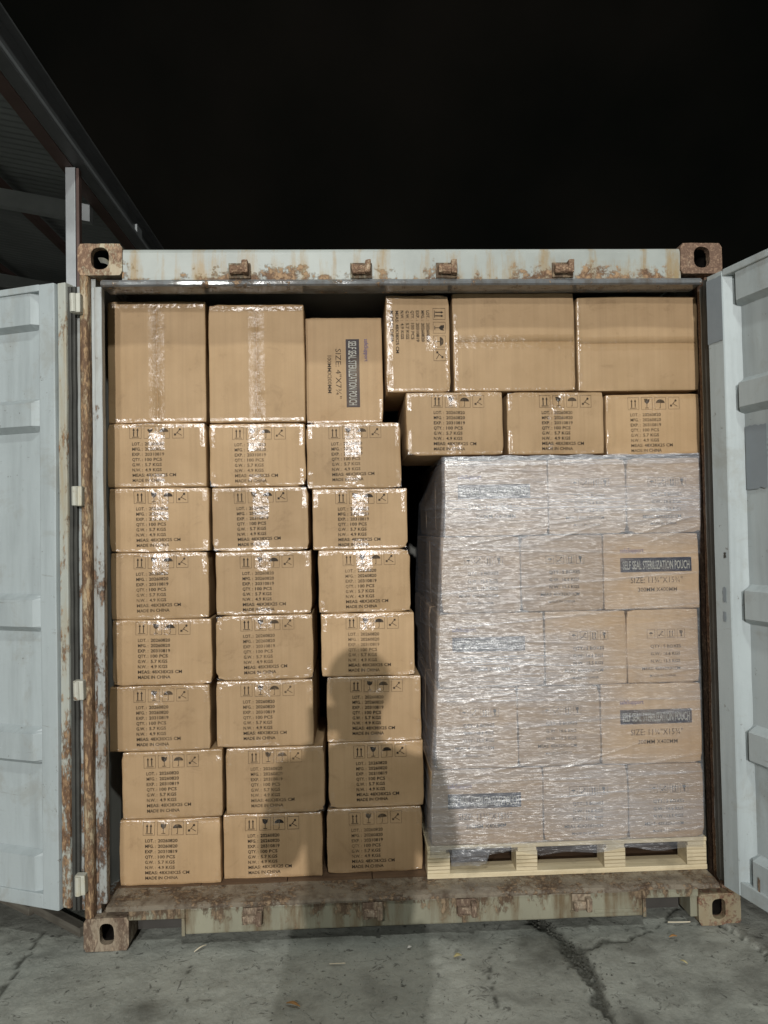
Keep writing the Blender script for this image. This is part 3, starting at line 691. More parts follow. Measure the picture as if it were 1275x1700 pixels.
class Carton:
    def __init__(s, w, d, h, seed, seam=None, bulge=None):
        s.w, s.d, s.h, s.seed, s.seam = w, d, h, seed, seam
        rr = random.Random(seed); s.b = rr.uniform(-.004, .009) if bulge is None else bulge; s.r = .005
        s.ph = [rr.uniform(0, 9) for _ in range(4)]; s.dents = [(rr.uniform(-.5, .5) * w, rr.choice((-.5, .5)) * h * rr.uniform(.55, .95), rr.uniform(.02, .06), rr.uniform(.012, .035), rr.uniform(.002, .007)) for _ in range(3)]
    def front(s, x, z):
        """depth of the front face at (x,z), towards the viewer negative"""
        u, v = 2 * x / s.w, 2 * z / s.h
        y = -s.d / 2 - s.b * max(0, 1 - u * u) * max(0, 1 - v * v)
        y += .0012 * noise.noise((x * 9 + s.ph[0], z * 9, s.seed * 1.7)) * max(0, 1 - u ** 4) * max(0, 1 - v ** 4)
        for dx, dz, rx, rz, dp in s.dents: y += dp * math.exp(-((x - dx) / rx) ** 2 - ((z - dz) / rz) ** 2)
        return y
    def shell(s):
        ex = (-.0016, -.0008, .0008, .0016) if s.seam else ()
        xs = axis(s.w / 2, s.r, 15, ex if s.seam == 'v' else ()); zs = axis(s.h / 2, s.r, 13, ex if s.seam == 'h' else ()); ys = axis(s.d / 2, s.r, 3)
        idx = {}; V = []; Fc = []; r = s.r; hx, hy, hz = s.w / 2, s.d / 2, s.h / 2
        def vert(x, y, z):
            k = (x, y, z)
            if k in idx: return idx[k]
            q = Vector((min(max(x, -hx + r), hx - r), min(max(y, -hy + r), hy - r), min(max(z, -hz + r), hz - r))); p = Vector(k); dd = p - q
            if dd.length > 1e-9: p = q + dd.normalized() * r
            if y <= -hy + 1e-9 and abs(x) < hx - r * .5 and abs(z) < hz - r * .5:
                p.y = s.front(x, z)
                if s.seam == 'v' and abs(x) < .001: p.y += .003
                if s.seam == 'h' and abs(z) < .001: p.y += .003
            e = max(abs(x) / hx, 0), abs(z) / hz
            if e[0] > .9 or e[1] > .9:
                nn = noise.noise_vector(p * 14 + Vector((s.seed * 3.3, 0, 0)))
                p += Vector((nn.x * .0026, nn.y * .0020, nn.z * .0024))
                if e[0] > .9 and e[1] > .9: p += Vector((-math.copysign(1, x), .5, -math.copysign(1, z))) * .011 * abs(noise.noise((x * 5 + s.seed, z * 5, 3)))
            idx[k] = len(V); V.append(p); return idx[k]
        def face(A, B, fn, flip):
            for a0, a1 in zip(A[:-1], A[1:]):
                for b0, b1 in zip(B[:-1], B[1:]):
                    q = [vert(*fn(a0, b0)), vert(*fn(a1, b0)), vert(*fn(a1, b1)), vert(*fn(a0, b1))]; Fc.append(q[::-1] if flip else q)
        face(xs, zs, lambda a, b: (a, -hy, b), False); face(xs, zs, lambda a, b: (a, hy, b), True)
        face(ys, zs, lambda a, b: (hx, a, b), False); face(ys, zs, lambda a, b: (-hx, a, b), True)
        face(xs, ys, lambda a, b: (a, b, hz), False); face(xs, ys, lambda a, b: (a, b, -hz), True)
        return V, Fc
    def lay(s, v, lift=.0007): return [(x, s.front(x, z) - lift, z) for x, z in v]
    def strip(s, x0, x1, z0, z1, cell=.005, amp=.0003):
        """crinkled clear tape on the front face"""
        A = np.linspace(x0, x1, max(3, int((x1 - x0) / cell))); B = np.linspace(z0, z1, max(3, int((z1 - z0) / cell))); v = []
        for x in A:
            for z in B:
                ed = min(x - x0, x1 - x, z - z0, z1 - z) < 1e-6
                v.append((x + (rng.normal() * .0008 if ed else 0), s.front(x, z) - .0024 - abs(rng.normal()) * amp, z + (rng.normal() * .0012 if ed else 0)))
        return v, grid_faces(len(A), len(B))
    def band(s, side, a0, a1, wide=.026, over=.03, cell=.005, amp=.0005):
        """tape folded round a front edge: side in top / bottom / left / right"""
        r = s.r; hy = s.d / 2; hv = s.h / 2 if side in ('top', 'bottom') else s.w / 2
        path = [(-1, hv - r - wide + wide * t) for t in np.linspace(0, 1, max(3, int(wide / cell)))]
        A = np.arange(a0, a1 + 1e-6, cell); v = []; nb = 0
        for a in A:
            row = []
            wv = wide * (1 + .15 * noise.noise((a * 25, s.seed, 2)))
            for t in np.linspace(0, 1, max(4, int(wide / cell))): row.append((None, hv - r - wv + wv * t))
            for q in (.3, .65, 1.0): th = q * math.pi / 2; row.append((-hy + r - (r + .0014) * math.cos(th), hv - r + (r + .0014) * math.sin(th)))
            for t in np.linspace(.2, 1, 4): row.append((-hy + r + over * t, hv + .0014))
            nb = len(row)
            for k, (y, c) in enumerate(row):
                n1 = abs(rng.normal()) * amp; sg = 1 if side in ('top', 'right') else -1
                x, z = (a, sg * c) if side in ('top', 'bottom') else (sg * c, a)
                yy = (s.front(x, z) - .0022 if y is None else y) - n1
                if k >= nb - 4: yy += n1; 
                if side in ('top', 'bottom'): z += sg * abs(rng.normal()) * amp * .5
                else: x += sg * abs(rng.normal()) * amp * .5
                v.append((x, yy, z))
        fc = grid_faces(len(A), nb)
        return v, fc

def build_carton(name, label, group, cx, yf, zb, w, d, h, seed, parent_rot=0.0, seam=None, card='card', prints=(), tapes=(), yaw=0.0, bulge=None):
    c = Carton(w, d, h, seed, seam, bulge)
    t = thing(name, label, 'carton', (cx, yf + d / 2, zb), yaw, group)
    off = (0, 0, h / 2)
    V, Fc = c.shell(); pyobj('carton_body', V, Fc, M[card], t, True, off)
    for pm, (v, fc), lift, nm in prints:
        pyobj(nm, c.lay(v, lift), fc, M[pm], t, False, off)
    for tp in tapes:
        v, fc = c.strip(*tp[1:]) if tp[0] == 'strip' else c.band(*tp[1:])
        pyobj('tape', v, fc, M['tape_flat' if seam and tp[0] == 'strip' else 'tape'], t, True, off)
    return t

A = [(-0.938, 0.385, 0.163, 0.414), (-0.93, 0.383, 0.416, 0.673), (-0.973, 0.385, 0.674, 0.924), (-0.964, 0.379, 0.926, 1.179), (-0.97, 0.375, 1.18, 1.439), (-0.97, 0.382, 1.44, 1.69), (-0.974, 0.38, 1.692, 1.942)]
B = [(-0.547, 0.384, 0.163, 0.412), (-0.534, 0.383, 0.414, 0.67), (-0.571, 0.378, 0.672, 0.93), (-0.572, 0.378, 0.932, 1.184), (-0.572, 0.373, 1.186, 1.434), (-0.58, 0.377, 1.436, 1.688), (-0.589, 0.376, 1.69, 1.94)]
C = [(-0.154, 0.377, 0.163, 0.414), (-0.144, 0.376, 0.416, 0.673), (-0.145, 0.373, 0.674, 0.93), (-0.164, 0.37, 0.932, 1.182), (-0.175, 0.365, 1.184, 1.433), (-0.19, 0.378, 1.434, 1.677), (-0.206, 0.376, 1.678, 1.94)]
ORD = ['bottom', 'second from the bottom', 'third from the bottom', 'fourth from the bottom', 'fifth from the bottom', 'sixth from the bottom', 'seventh from the bottom']
seed = 1
# how much of the print starts from the left edge / glare strip lengths, row by row as seen
X0 = {'A': [.090, .085, .094, .088, .090, .094, .086], 'B': [.086, .088, .096, .098, .094, .088, .090], 'C': [.088, .100, .092, .098, .098, .092, .090]}
for nm, col, yf, side in (('A', A, .150, 'left'), ('B', B, .170, 'middle'), ('C', C, .190, 'right')):
    for i, (cx, w, zb, zt) in enumerate(col):
        h = zt - zb; seed += 1
        down = (.045, .05, .07, .06, .085, .11, .125)[i] * random.uniform(.8, 1.15); up = (.02, .03, .03, .03, .03, .04, .05)[i]
        tx = random.uniform(-.006, .006)
        tapes = [('strip', -.031 + tx, .031 + tx, h / 2 - down, h / 2 - .004), ('strip', -.030 + tx, .030 + tx, -h / 2 + .004, -h / 2 + up),
                 ('band', 'top', -w / 2 + .004, w / 2 - .004, random.uniform(.010, .016)), ('band', 'bottom', -w / 2 + .004, w / 2 - .004, random.uniform(.006, .011))]
        for sd in ('left', 'right'):
            if random.random() < (.9 if i > 4 else .5): tapes.append(('band', sd, h / 2 - random.uniform(.05, .1), h / 2 - .004, .018))
            if random.random() < (.9 if i > 4 else .5): tapes.append(('band', sd, -h / 2 + .004, -h / 2 + random.uniform(.04, .09), .018))
        p = shipping_print(w, h, X0[nm][i], random.uniform(.010, .016))
        build_carton('small_carton', f'printed brown carton, {ORD[i]} in the {side} column of the three loose columns', 'printed cartons stacked loose on the left', cx, yf + random.uniform(-.004, .004), zb, w, .48, h, seed,
                     prints=[('ink', p.mesh(turn=random.gauss(0, .008)), .0015, 'printed_text')], tapes=tapes, yaw=random.uniform(-.012, .012))
# top layer: two big blank cartons and the banner carton
for (cx, w, zb, zt), lab, sd in (((-0.975, 0.381, 1.945, 2.425), 'tall blank carton with a vertical taped seam at the top left corner', 61), ((-0.585, 0.376, 1.943, 2.411), 'tall blank carton with a vertical taped seam beside the banner carton', 62)):
    h = zt - zb
    tapes = [('strip', -.031, .031, -h / 2 + .004, h / 2 - .004, .006, .0003), ('band', 'top', -w / 2 + .004, w / 2 - .004, .022), ('band', 'bottom', -w / 2 + .004, w / 2 - .004, .013)]
    build_carton('large_carton', lab, 'blank cartons in the top layer', cx, .165, zb, w, .25, h, sd, seam='v', tapes=tapes, bulge=.004)
w, h = .314, 2.374 - 1.943
nv, pa, bl, bk = logo_print(h, w, 'SIZE: 4"X7¾"', '100MMX200MM', .012, .97, .30)
build_carton('banner_carton', 'carton on its side with a navy self seal sterilization pouch banner running downwards', None, -.242, .225, 1.943, w, .40, h, 63,
             prints=[('navy', nv.mesh(True), .0012, 'banner'), ('pale', pa.mesh(True), .0018, 'banner_text'), ('blue', bl.mesh(True), .0015, 'brand_text'), ('ink', bk.mesh(True), .0015, 'printed_text')],
             tapes=[('band', 'bottom', -.15, .15, .007), ('band', 'right', -.20, -.12, .01)], bulge=.002)
# right-hand top: two layers above the wrapped load
VR = [(0.188, 0.382, 1.798, 2.046), (0.588, 0.386, 1.796, 2.042), (0.98, 0.38, 1.790, 2.030)]
for i, (cx, w, zb, zt) in enumerate(VR):
    h = zt - zb; seed += 1
    p = shipping_print(w, h, (.098, .128, .090)[i], .012)
    tapes = [('strip', -.03, .03, h / 2 - (.06, .11, .08)[i], h / 2 - .004), ('strip', -.03, .03, -h / 2 + .004, -h / 2 + .04), ('band', 'top', -w / 2 + .004, w / 2 - .004, .013), ('band', 'bottom', -w / 2 + .004, w / 2 - .004, .008),
             ('band', 'left', -h / 2 + .004, -h / 2 + .10, .014), ('band', 'left', h / 2 - .07, h / 2 - .004, .016)]
    build_carton('small_carton', ('left', 'middle', 'right')[i] + ' one of the three printed cartons lying on the wrapped pallet load', 'printed cartons on the wrapped load', cx, .120, zb, w, .48, h, seed,
                 prints=[('ink', p.mesh(turn=random.gauss(0, .008)), .0015, 'printed_text')], tapes=tapes, yaw=random.uniform(-.008, .008))
p = shipping_print(.379, .252, .050, .016)
build_carton('small_carton', 'printed carton stood on end with its lettering running downwards', None, .051, .125, 2.049, .252, .48, .383, 71, prints=[('ink', p.mesh(True), .0015, 'printed_text')],
             tapes=[('band', 'left', -.19, .19, .022, .03, .005, .0008), ('band', 'right', -.19, .0, .013), ('band', 'top', -.12, .12, .008), ('band', 'bottom', -.12, .12, .009), ('strip', .03, .075, -.03, .03)])
for (cx, w, zb, zt), lab, sd, tp in (((0.433, 0.486, 2.049, 2.440), 'wide blank carton with a shiny taped seam across its middle', 72, True), ((0.93, 0.49, 2.045, 2.424), 'wide blank carton at the top right corner beside the open door', 73, False)):
    h = zt - zb
    tapes = [('strip', -w / 2 + .004, w / 2 - .004, -.028, .028, .006, .0003 if tp else .0002)]
    if tp: tapes += [('band', 'left', -h / 2 + .004, h / 2 * .6, .012), ('band', 'right', -h / 2 + .004, .02, .014), ('band', 'bottom', -w / 2 + .004, w / 2 - .004, .007)]
    else: tapes += [('band', 'left', -h / 2 + .004, h / 2 - .01, .010)]
    build_carton('large_carton', lab, 'blank cartons in the top layer', cx, .125, zb, w, .25, h, sd, seam='h', tapes=tapes, bulge=.004)

# ------------------------------------------------------------------ pallet and wrapped load
PY = -R(0.2); PO = Vector((.046, .108, .163))
PT = thing('wooden_pallet', 'pale new wooden pallet with layered blocks under the wrapped load', 'pallet', PO, PY)
PW = 1.098
def pbox(name, x0, x1, y0, y1, z0, z1, mat, parent=PT, bev=.002):
    bm = bmesh.new(); box(bm, x0, x1, y0, y1, z0, z1, bev)
    for v in bm.verts: v.co += Vector((1, 1, .6)) * .0012 * noise.noise(v.co * 17)
    return obj(name, bm, M[mat], parent)
for y in (.0, .49, .98): pbox('bottom_board', 0, PW, y, y + .095, 0, .019, 'pallet' if y == 0 else 'palletin')
BX = [(0, .090), (.345, .430), (.690, .776), (1.018, 1.098)]
for x0, x1 in BX:
    for y in (.0025, .4925, .9825):
        b = pbox('block', x0 + .001, x1 - .001, y, y + .09, .0195, .093, 'pallet')
        if y < .1:
            for k in range(4):
                bm = bmesh.new(); z = .033 + k * .0145; n = 14; lo = []; hi = []
                for q in range(n + 1):
                    x = x0 + .002 + (x1 - x0 - .004) * q / n; dz = .0022 * noise.noise((x * 22, k * 3.1, 1))
                    lo.append(bm.verts.new((x, y - .0012, z + dz))); hi.append(bm.verts.new((x, y - .0012, z + dz + .0017)))
                for q in range(n): bm.faces.new((lo[q], lo[q + 1], hi[q + 1], hi[q]))
                obj('veneer_line', bm, M['ply'], b)
for x in (0.002, .352, .698, 1.022):
    pbox('stringer_board', x, x + .073, .0, 1.075, .0935, .108, 'pallet')
for k in range(8): pbox('deck_board', 0, PW, .002 + k * .138, .002 + k * .138 + .105, .1085, .1235, 'pallet')

ROWS = [  # (bottom, top, left edge, widths, which faces carry the banner)
    (.1245, .413, .018, (.440, .336, .300), 0), (.4140, .726, .044, (.322, .326, .402), 2), (.7270, 1.016, .058, (.420, .326, .290), 0),
    (1.0170, 1.315, .076, (.314, .327, .385), 2), (1.3160, 1.613, .096, (.410, .312, .298), 0)]
LAY = ('bottom', 'second', 'third', 'fourth', 'top')
def loc(u, v, z):
    q = Vector((u, v, z)); q.rotate(Matrix.Rotation(PY, 3, 'Z')); return PO + q
for i, (z0, z1, u0, ws, lg) in enumerate(ROWS):
    u = u0; h = z1 - z0 - .001
    for k, w in enumerate(ws):
        dp = .32 if w > .38 else .42
        seed += 1; prints = []
        if k == lg:
            cxo = .018 if i in (1, 3) else -.01
            nv, pa, bl, bk = logo_print(w, h, 'SIZE: 11¾"X15¾"', '300MM X400MM', cxo, 1.0, .32)
            prints = [('navy', nv.mesh(), .0012, 'banner'), ('pale', pa.mesh(), .0018, 'banner_text'), ('blue', bl.mesh(), .0015, 'brand_text'), ('ink', bk.mesh(), .0015, 'printed_text')]
        else:
            prints = [('ink', carton_print(w, h, .02).mesh(), .0015, 'printed_text')]
        p0 = loc(u + w / 2, .004 + random.uniform(0, .006) + dp / 2, z0)
        c = Carton(w - .003, dp, h, seed, None, random.uniform(.0, .006))
        t = thing('wrapped_carton', f'{("left", "middle", "right")[k]} front carton in the {LAY[i]} layer of the wrapped pallet load', 'carton', p0, PY, 'cartons under stretch film on the pallet')
        V_, F_ = c.shell(); pyobj('carton_body', V_, F_, M['card2'], t, True, (0, 0, h / 2))
        for pm, (v, fc), lift, nm in prints: pyobj(nm, c.lay(v, lift), fc, M[pm], t, False, (0, 0, h / 2))
        if k == 0:     # the cartons behind it, seen along the left side of the load
            v0 = .012 + dp
            for q, dd in enumerate((.42, .32) if dp < .4 else (.32, .32)):
                seed += 1; c = Carton(.40, dd - .004, h, seed)
                t = thing('wrapped_carton', f'{("second", "third")[q]} carton from the front along the left side of the {LAY[i]} wrapped layer', 'carton', loc(u + .20, v0 + dd / 2, z0), PY, 'cartons under stretch film on the pallet')
                V_, F_ = c.shell(); pyobj('carton_body', V_, F_, M['card2'], t, True, (0, 0, h / 2)); v0 += dd
        u += w

# stretch film: one sheet wound round the load, creased along its pull
def fedge(z, side):
    zs = [.06] + [(a + b) / 2 for a, b, *_ in ROWS] + [1.63]
    lf = [.012] + [r[2] for r in ROWS] + [ROWS[-1][2]]; rt = [1.085] + [r[2] + sum(r[3]) for r in ROWS] + [ROWS[-1][2] + sum(ROWS[-1][3])]
    return float(np.interp(z, zs, lf if side == 'l' else rt))
DEP = 1.07
nzf = 430; z_lo, z_hi = .075, 1.628
front_u = np.linspace(0, 1, 190)
per = [('L', t) for t in np.linspace(1, 0.012, 70)] + [('F', t) for t in front_u[1:-1]] + [('R', t) for t in np.linspace(.012, 1, 40)]
verts = []; layers = []
fr = random.Random(5)
BANDS = [(.10 + .145 * k + fr.uniform(-.03, .03), fr.uniform(-.05, .09), fr.uniform(.34, .50)) for k in range(10)]
FOLDS = [(fr.uniform(-.05, .95), fr.choice([.40, .71, 1.0, 1.30, 1.58, fr.uniform(.15, 1.6)]) + fr.uniform(-.05, .05), fr.uniform(-.22, .30), fr.uniform(.12, .55), fr.uniform(.0012, .0034)) for k in range(46)]
zz = np.linspace(0, 1, nzf)
for pi, (kind, tt) in enumerate(per):
    for zi in range(nzf):
        u_lin = tt if kind == 'F' else (0.0 if kind == 'L' else 1.0)
        lo = z_lo + .012 * noise.noise((u_lin * 9, 1, 2)) + (.022 if kind == 'F' else 0) * (.5 + .5 * noise.noise((u_lin * 5, 4, 1))); hi = z_hi + .006 * noise.noise((u_lin * 14, 3, 2))
        z = lo + (hi - lo) * zz[zi]
        l, r = fedge(z, 'l') - .004, fedge(z, 'r') + .002
        # creases: long, nearly horizontal, gathering in bands; plus small crinkle
        s = tt * 1.05 if kind == 'F' else (tt * -1.05 if kind == 'L' else 1.05 + tt)
        tilt = z + .05 * s * math.sin(z * 2.1) + .018 * noise.noise((s * 1.5, z * 2, 8))
        cr = .0013 * (abs(noise.noise((s * 1.6, tilt * 34, 1))) - .15) + .0007 * noise.noise((s * 3.5, tilt * 90, 4)) + .0003 * noise.noise((s * 14, z * 150, 6))
        gap = 0.0; edge = 0.0; nb = 0
        for bz, bt, bh in BANDS:
            e = z - (bz + bt * s + .006 * noise.noise((s * 4, bz * 9, 3)))
            if 0 < e < bh: nb += 1
            if abs(e) < .012: edge += math.exp(-(e / .004) ** 2)
        if kind == 'F':
            for fs, fz, ft, fl, fh in FOLDS:
                if fs < s < fs + fl:
                    e = z - (fz + ft * (s - fs) + .004 * noise.noise((s * 9, fz * 7, 1)))
                    if abs(e) < .014: q = fh * math.exp(-(e / .0045) ** 2) * math.sin(math.pi * (s - fs) / fl); cr += q; edge += q * 160
        cr += .0010 * min(edge, 1.5)
        for (a, b, *_r) in ROWS[1:]:
            gap += .006 * math.exp(-((z - a) / .012) ** 2)
        off = cr - gap * .35 * abs(noise.noise((s * 3, z, 3)))
        if kind == 'F':
            x = l + (r - l) * tt; y = -.004 - off
        elif kind == 'L':
            x = l - off - .004; y = tt * DEP
        else:
            x = r + off + .001; y = tt * DEP
        verts.append((x, y, z))
        n1 = noise.noise((s * 2.2, z * 3.2, 9)); n2 = noise.noise((s * 1.1 + 7, z * 7, 2))
        Lf = .16 + .145 * nb + .34 * n1 + .28 * n2 + .35 * min(edge, 1.0)
        if kind == 'F':
            Lf += .25 * math.exp(-((s - .12) / .22) ** 2) * (.6 + .6 * noise.noise((z * 3, 2, 2)))          # more turns at the left
            Lf += .50 * math.exp(-((z - .23) / .15) ** 2) + .38 * math.exp(-((z - 1.50) / .14) ** 2)         # base and top windings
            Lf += .22 * math.exp(-((z - .80) / .12) ** 2) * (1 if s < .6 else .4)
            e = min(1, max(0, (s - .60 - .10 * noise.noise((z * 4, 5, 5))) / .16)); e = e * e * (3 - 2 * e)
            b = min(1, max(0, (z - .37 - .05 * n1) / .08)) * min(1, max(0, (1.36 + .05 * n2 - z) / .10))
            Lf -= .30 * e * max(.2, b)
            if z > 1.59: Lf += .6
        elif kind == 'L': Lf += .55
        else: Lf -= .25
        layers.append(min(1.35, max(.12, Lf)))
FM = pyobj('stretch_film', verts, grid_faces(len(per), nzf), M['film'], None, True, PO, PY)
tag(FM, 'clear creased stretch film wound round the carton load on the pallet', 'plastic film')
a = FM.data.attributes.new('layers', 'FLOAT', 'POINT'); a.data.foreach_set('value', np.array(layers, np.float32))
# loose torn tail of film hanging in the first pallet opening
tv = []; lay2 = []
for i in range(26):
    for j in range(12):
        s, q = i / 25, j / 11
        dp = .085 * (1 - .75 * abs(noise.noise((s * 4.5, 2, 1)))) * (1 if s < .62 else .45)
        tv.append((.095 + .23 * s + .01 * noise.noise((s * 9, q * 6, 3)), -.004 - .012 * noise.noise((s * 12, q * 9, 5)) + .03 * q * q, .118 - dp * q)); lay2.append(.75)
tl = pyobj('film_tail', tv, grid_faces(26, 12), M['film'], FM, True)
a = tl.data.attributes.new('layers', 'FLOAT', 'POINT'); a.data.foreach_set('value', np.array(lay2, np.float32))

# ------------------------------------------------------------------ lean-to shed behind the left door
SH = thing('open_shed', 'dark open lean-to shed with a steel edge beam behind the container', 'shed', (-1.9, 0, 0))
SL = .19
bm = bmesh.new(); box(bm, -.060, .0, 1.895, 1.965, 0, 3.80, .003); obj('post', bm, M['galv'], SH)
bm = bmesh.new(); box(bm, .0015, .020, 1.905, 1.955, 0, 3.80, .003); obj('post_stiffener', bm, M['primer'], SH)
bm = bmesh.new(); box(bm, -.085, .0, 7.0, 7.07, 0, 3.80, .003); obj('post', bm, M['galv'], SH)
bm = bmesh.new(); box(bm, -.012, .0, -.9, 9.5, 3.83, 4.06, .002); box(bm, .0005, .05, -.9, 9.5, 4.045, 4.058, .002); box(bm, -.010, .06, -.9, 9.5, 3.815, 3.8295, .002); obj('edge_beam', bm, M['beam'], SH)
bm = bmesh.new(); box(bm, .045, .062, -.9, 9.5, 3.8298, 3.853, .002); obj('beam_lip', bm, M['galv'], SH)
bm = bmesh.new(); box(bm, -.095, -.015, -.9, 9.5, 3.802, 3.8135, .002); obj('wall_plate', bm, M['primer'], SH)
for y in (3.2, 4.6): 
    bm = bmesh.new(); box(bm, .001, .018, y, y + .14, 3.90, 3.98, .002); obj('beam_cleat', bm, M['galv'], SH)
def sloped(y0, y1, x0, x1, zoff, th):
    bm = bmesh.new(); vs = []
    for x in (x0, x1):
        for y in (y0, y1):
            for dz in (0, th): vs.append(bm.verts.new((x, y, 3.86 - SL * x + zoff + dz)))
    for q in ((0, 1, 3, 2), (4, 6, 7, 5), (0, 4, 5, 1), (2, 3, 7, 6), (0, 2, 6, 4), (1, 5, 7, 3)): bm.faces.new([vs[i] for i in q])
    bmesh.ops.recalc_face_normals(bm, faces=bm.faces); return bm
for y in (.15, 2.45, 4.75, 7.0): obj('rafter', sloped(y, y + .07, -6.0, -.10, -.19, .12), M['galv2'], SH)
for x in (-.75, -1.75, -2.75, -3.75, -4.75):
    bm = bmesh.new(); z = 3.86 - SL * x - .068; box(bm, x, x + .05, -.9, 9.5, z, z + .062, .002); obj('purlin', bm, M['primer'], SH)
ys = np.arange(-1.0, 9.6, .0127); v = []
for y in ys:
    for x in (-.03, -3.0, -6.1): v.append((x, y, 3.90 - SL * x - .0 + .012 * math.sin(y * 2 * math.pi / .076) + .012))
pyobj('roof_sheet', v, grid_faces(len(ys), 3), M['tin'], SH, True)
bm = bmesh.new(); box(bm, -6.1, -6.0, -1.0, 9.5, 0, 5.0); box(bm, -6.0, .0, 9.55, 9.62, 0, 4.9); obj('wall', bm, M['dark'], SH)

# lumber lying on the ground under the left door
for (x0, y0, x1, y1, lab) in ((-1.95, .62, -1.52, .30, 'short weathered timber under the left door nearest the shed'), (-1.52, .33, -1.26, .12, 'short weathered timber lying behind the lower left casting')):
    L_ = math.hypot(x1 - x0, y1 - y0); bm = bmesh.new(); box(bm, 0, L_, -.02, .02, 0, .035, .003)
    for q in bm.verts: q.co += Vector((1, 1, .4)) * .003 * noise.noise(q.co * 11)
    o = obj('timber', bm, M['lumber'], None, False, (x0, y0, -.002), math.atan2(y1 - y0, x1 - x0)); tag(o, lab, 'timber', 'timbers under the left door')

# ------------------------------------------------------------------ small litter on the concrete
def sliver(name, lab, cat, x, y, L_, wd, rot, mat, curl=.004, pointed=True):
    n = 8; v = []
    for i in range(n + 1):
        t = i / n; hw = wd / 2 * (math.sin(math.pi * min(.96, max(.04, t))) ** .7 if pointed else 1)
        zc = .006 + curl * math.sin(t * math.pi)
        xo = (t - .5) * L_; yo = .15 * L_ * (t - .5) ** 2
        v += [(xo, yo - hw, zc), (xo, yo, zc + .002 + hw * .15), (xo, yo + hw, zc + hw * .25), (xo, yo, zc - .0015)]
    fc = []
    for i in range(n):
        for k in range(4): a = i * 4 + k; b = i * 4 + (k + 1) % 4; fc.append((a, b, b + 4, a + 4))
    fc += [(0, 3, 2, 1), (n * 4, n * 4 + 1, n * 4 + 2, n * 4 + 3)]
    o = pyobj(name, v, fc, M[mat], None, False, (x, y, 0), rot); tag(o, lab, cat)
sliver('dry_leaf', 'brown dry leaf on the concrete at the bottom of the picture', 'leaf', -.435, -.372, .050, .013, R(-25), 'leaf', .008)
sliver('wood_splinter', 'pale wood splinter lying before the left fork pocket', 'splinter', -.795, -.02, .055, .007, R(50), 'straw', .006)
sliver('yellow_leaf', 'yellow leaf scrap on concrete left of the wide crack', 'leaf', .125, -.14, .030, .017, R(15), 'yellow', .006)
sliver('yellow_leaf', 'tiny yellow leaf on the dark concrete right of the crack', 'leaf', .893, -.234, .026, .008, R(-55), 'yellow', .004)
sliver('straw', 'thin pale straw on the concrete before the sill', 'straw', -.298, -.154, .055, .003, R(0), 'straw', .001, False)
sliver('straw', 'long pale straw beside the lower right casting', 'straw', .99, .02, .085, .005, R(-3), 'straw', .001, False)
sliver('paper_scrap', 'small white paper scrap on the concrete before the sill', 'paper', -.04, -.07, .018, .012, R(30), 'paper', .003)
sliver('dry_leaf', 'curled brown leaf near the lower right casting', 'leaf', .925, -.075, .030, .012, R(5), 'leaf', .005)
# crumbled concrete along the wide crack
sv, sf = [], []
mainc = [(0.47, .10), (0.50, .03), (0.545, -.10), (0.565, -.20), (0.555, -.34), (0.53, -.52)]
for k in range(560):
    if k < 210:
        q = random.random() * (len(mainc) - 1); i = int(q); t = q - i
        x = mainc[i][0] * (1 - t) + mainc[i + 1][0] * t + random.gauss(0, .026); y = mainc[i][1] * (1 - t) + mainc[i + 1][1] * t
        s = random.uniform(.0015, .006) * (1 if random.random() < .9 else 1.6)
    else: x, y, s = random.uniform(-1.5, 1.25), random.uniform(-.55, .08), random.uniform(.001, .0032)
    o = len(sv); z = -.006 if k < 210 else .0
    sv += [(x + s * a * random.uniform(.6, 1.2), y + s * b * random.uniform(.6, 1.2), z + s * c * random.uniform(.6, 1.1)) for a, b, c in ((1, 0, 0), (0, 1, 0), (-1, 0, 0), (0, -1, 0), (0, 0, .8), (0, 0, -.6))]
    sf += [(o + a, o + b, o + c) for a, b, c in ((0, 1, 4), (1, 2, 4), (2, 3, 4), (3, 0, 4), (1, 0, 5), (2, 1, 5), (3, 2, 5), (0, 3, 5))]
tag(pyobj('rubble', sv, sf, M['stone']), 'crumbled concrete grit along the crack', 'grit', kind='stuff')

# ------------------------------------------------------------------ the photographer (behind the camera; casts the shadow on the cartons)
PX, PYY = -.492, -3.16
P = thing('person', 'person in dark jacket holding a phone up, casting a shadow on the cartons', 'person', (PX, PYY, 0), 0)
def skin(name, pts, edges, radii, mat, parent, root=0, lv=2):
    me = bpy.data.meshes.new(name); me.from_pydata(pts, edges, []); me.update(); o = link(name, me, mat, parent)
    sk = o.modifiers.new('skin', 'SKIN'); sk.use_smooth_shade = True
    for v, rr in zip(me.skin_vertices[0].data, radii): v.radius = rr if isinstance(rr, tuple) else (rr, rr)
    me.skin_vertices[0].data[root].use_root = True
    su = o.modifiers.new('smooth', 'SUBSURF'); su.levels = lv; su.render_levels = lv
    return o
skinm = plain('skin', (0.42, 0.27, 0.19), 0.5, 0.4, 0.1, 20); jacket = plain('jacket_cloth', (0.035, 0.04, 0.055), 0.85, 0.2, 0.3, 40); jeans = plain('trouser_cloth', (0.04, 0.045, 0.06), 0.85, 0.2, 0.3, 40); hairm = plain('hair', (0.02, 0.016, 0.013), 0.6, 0.4, 0.4, 60)
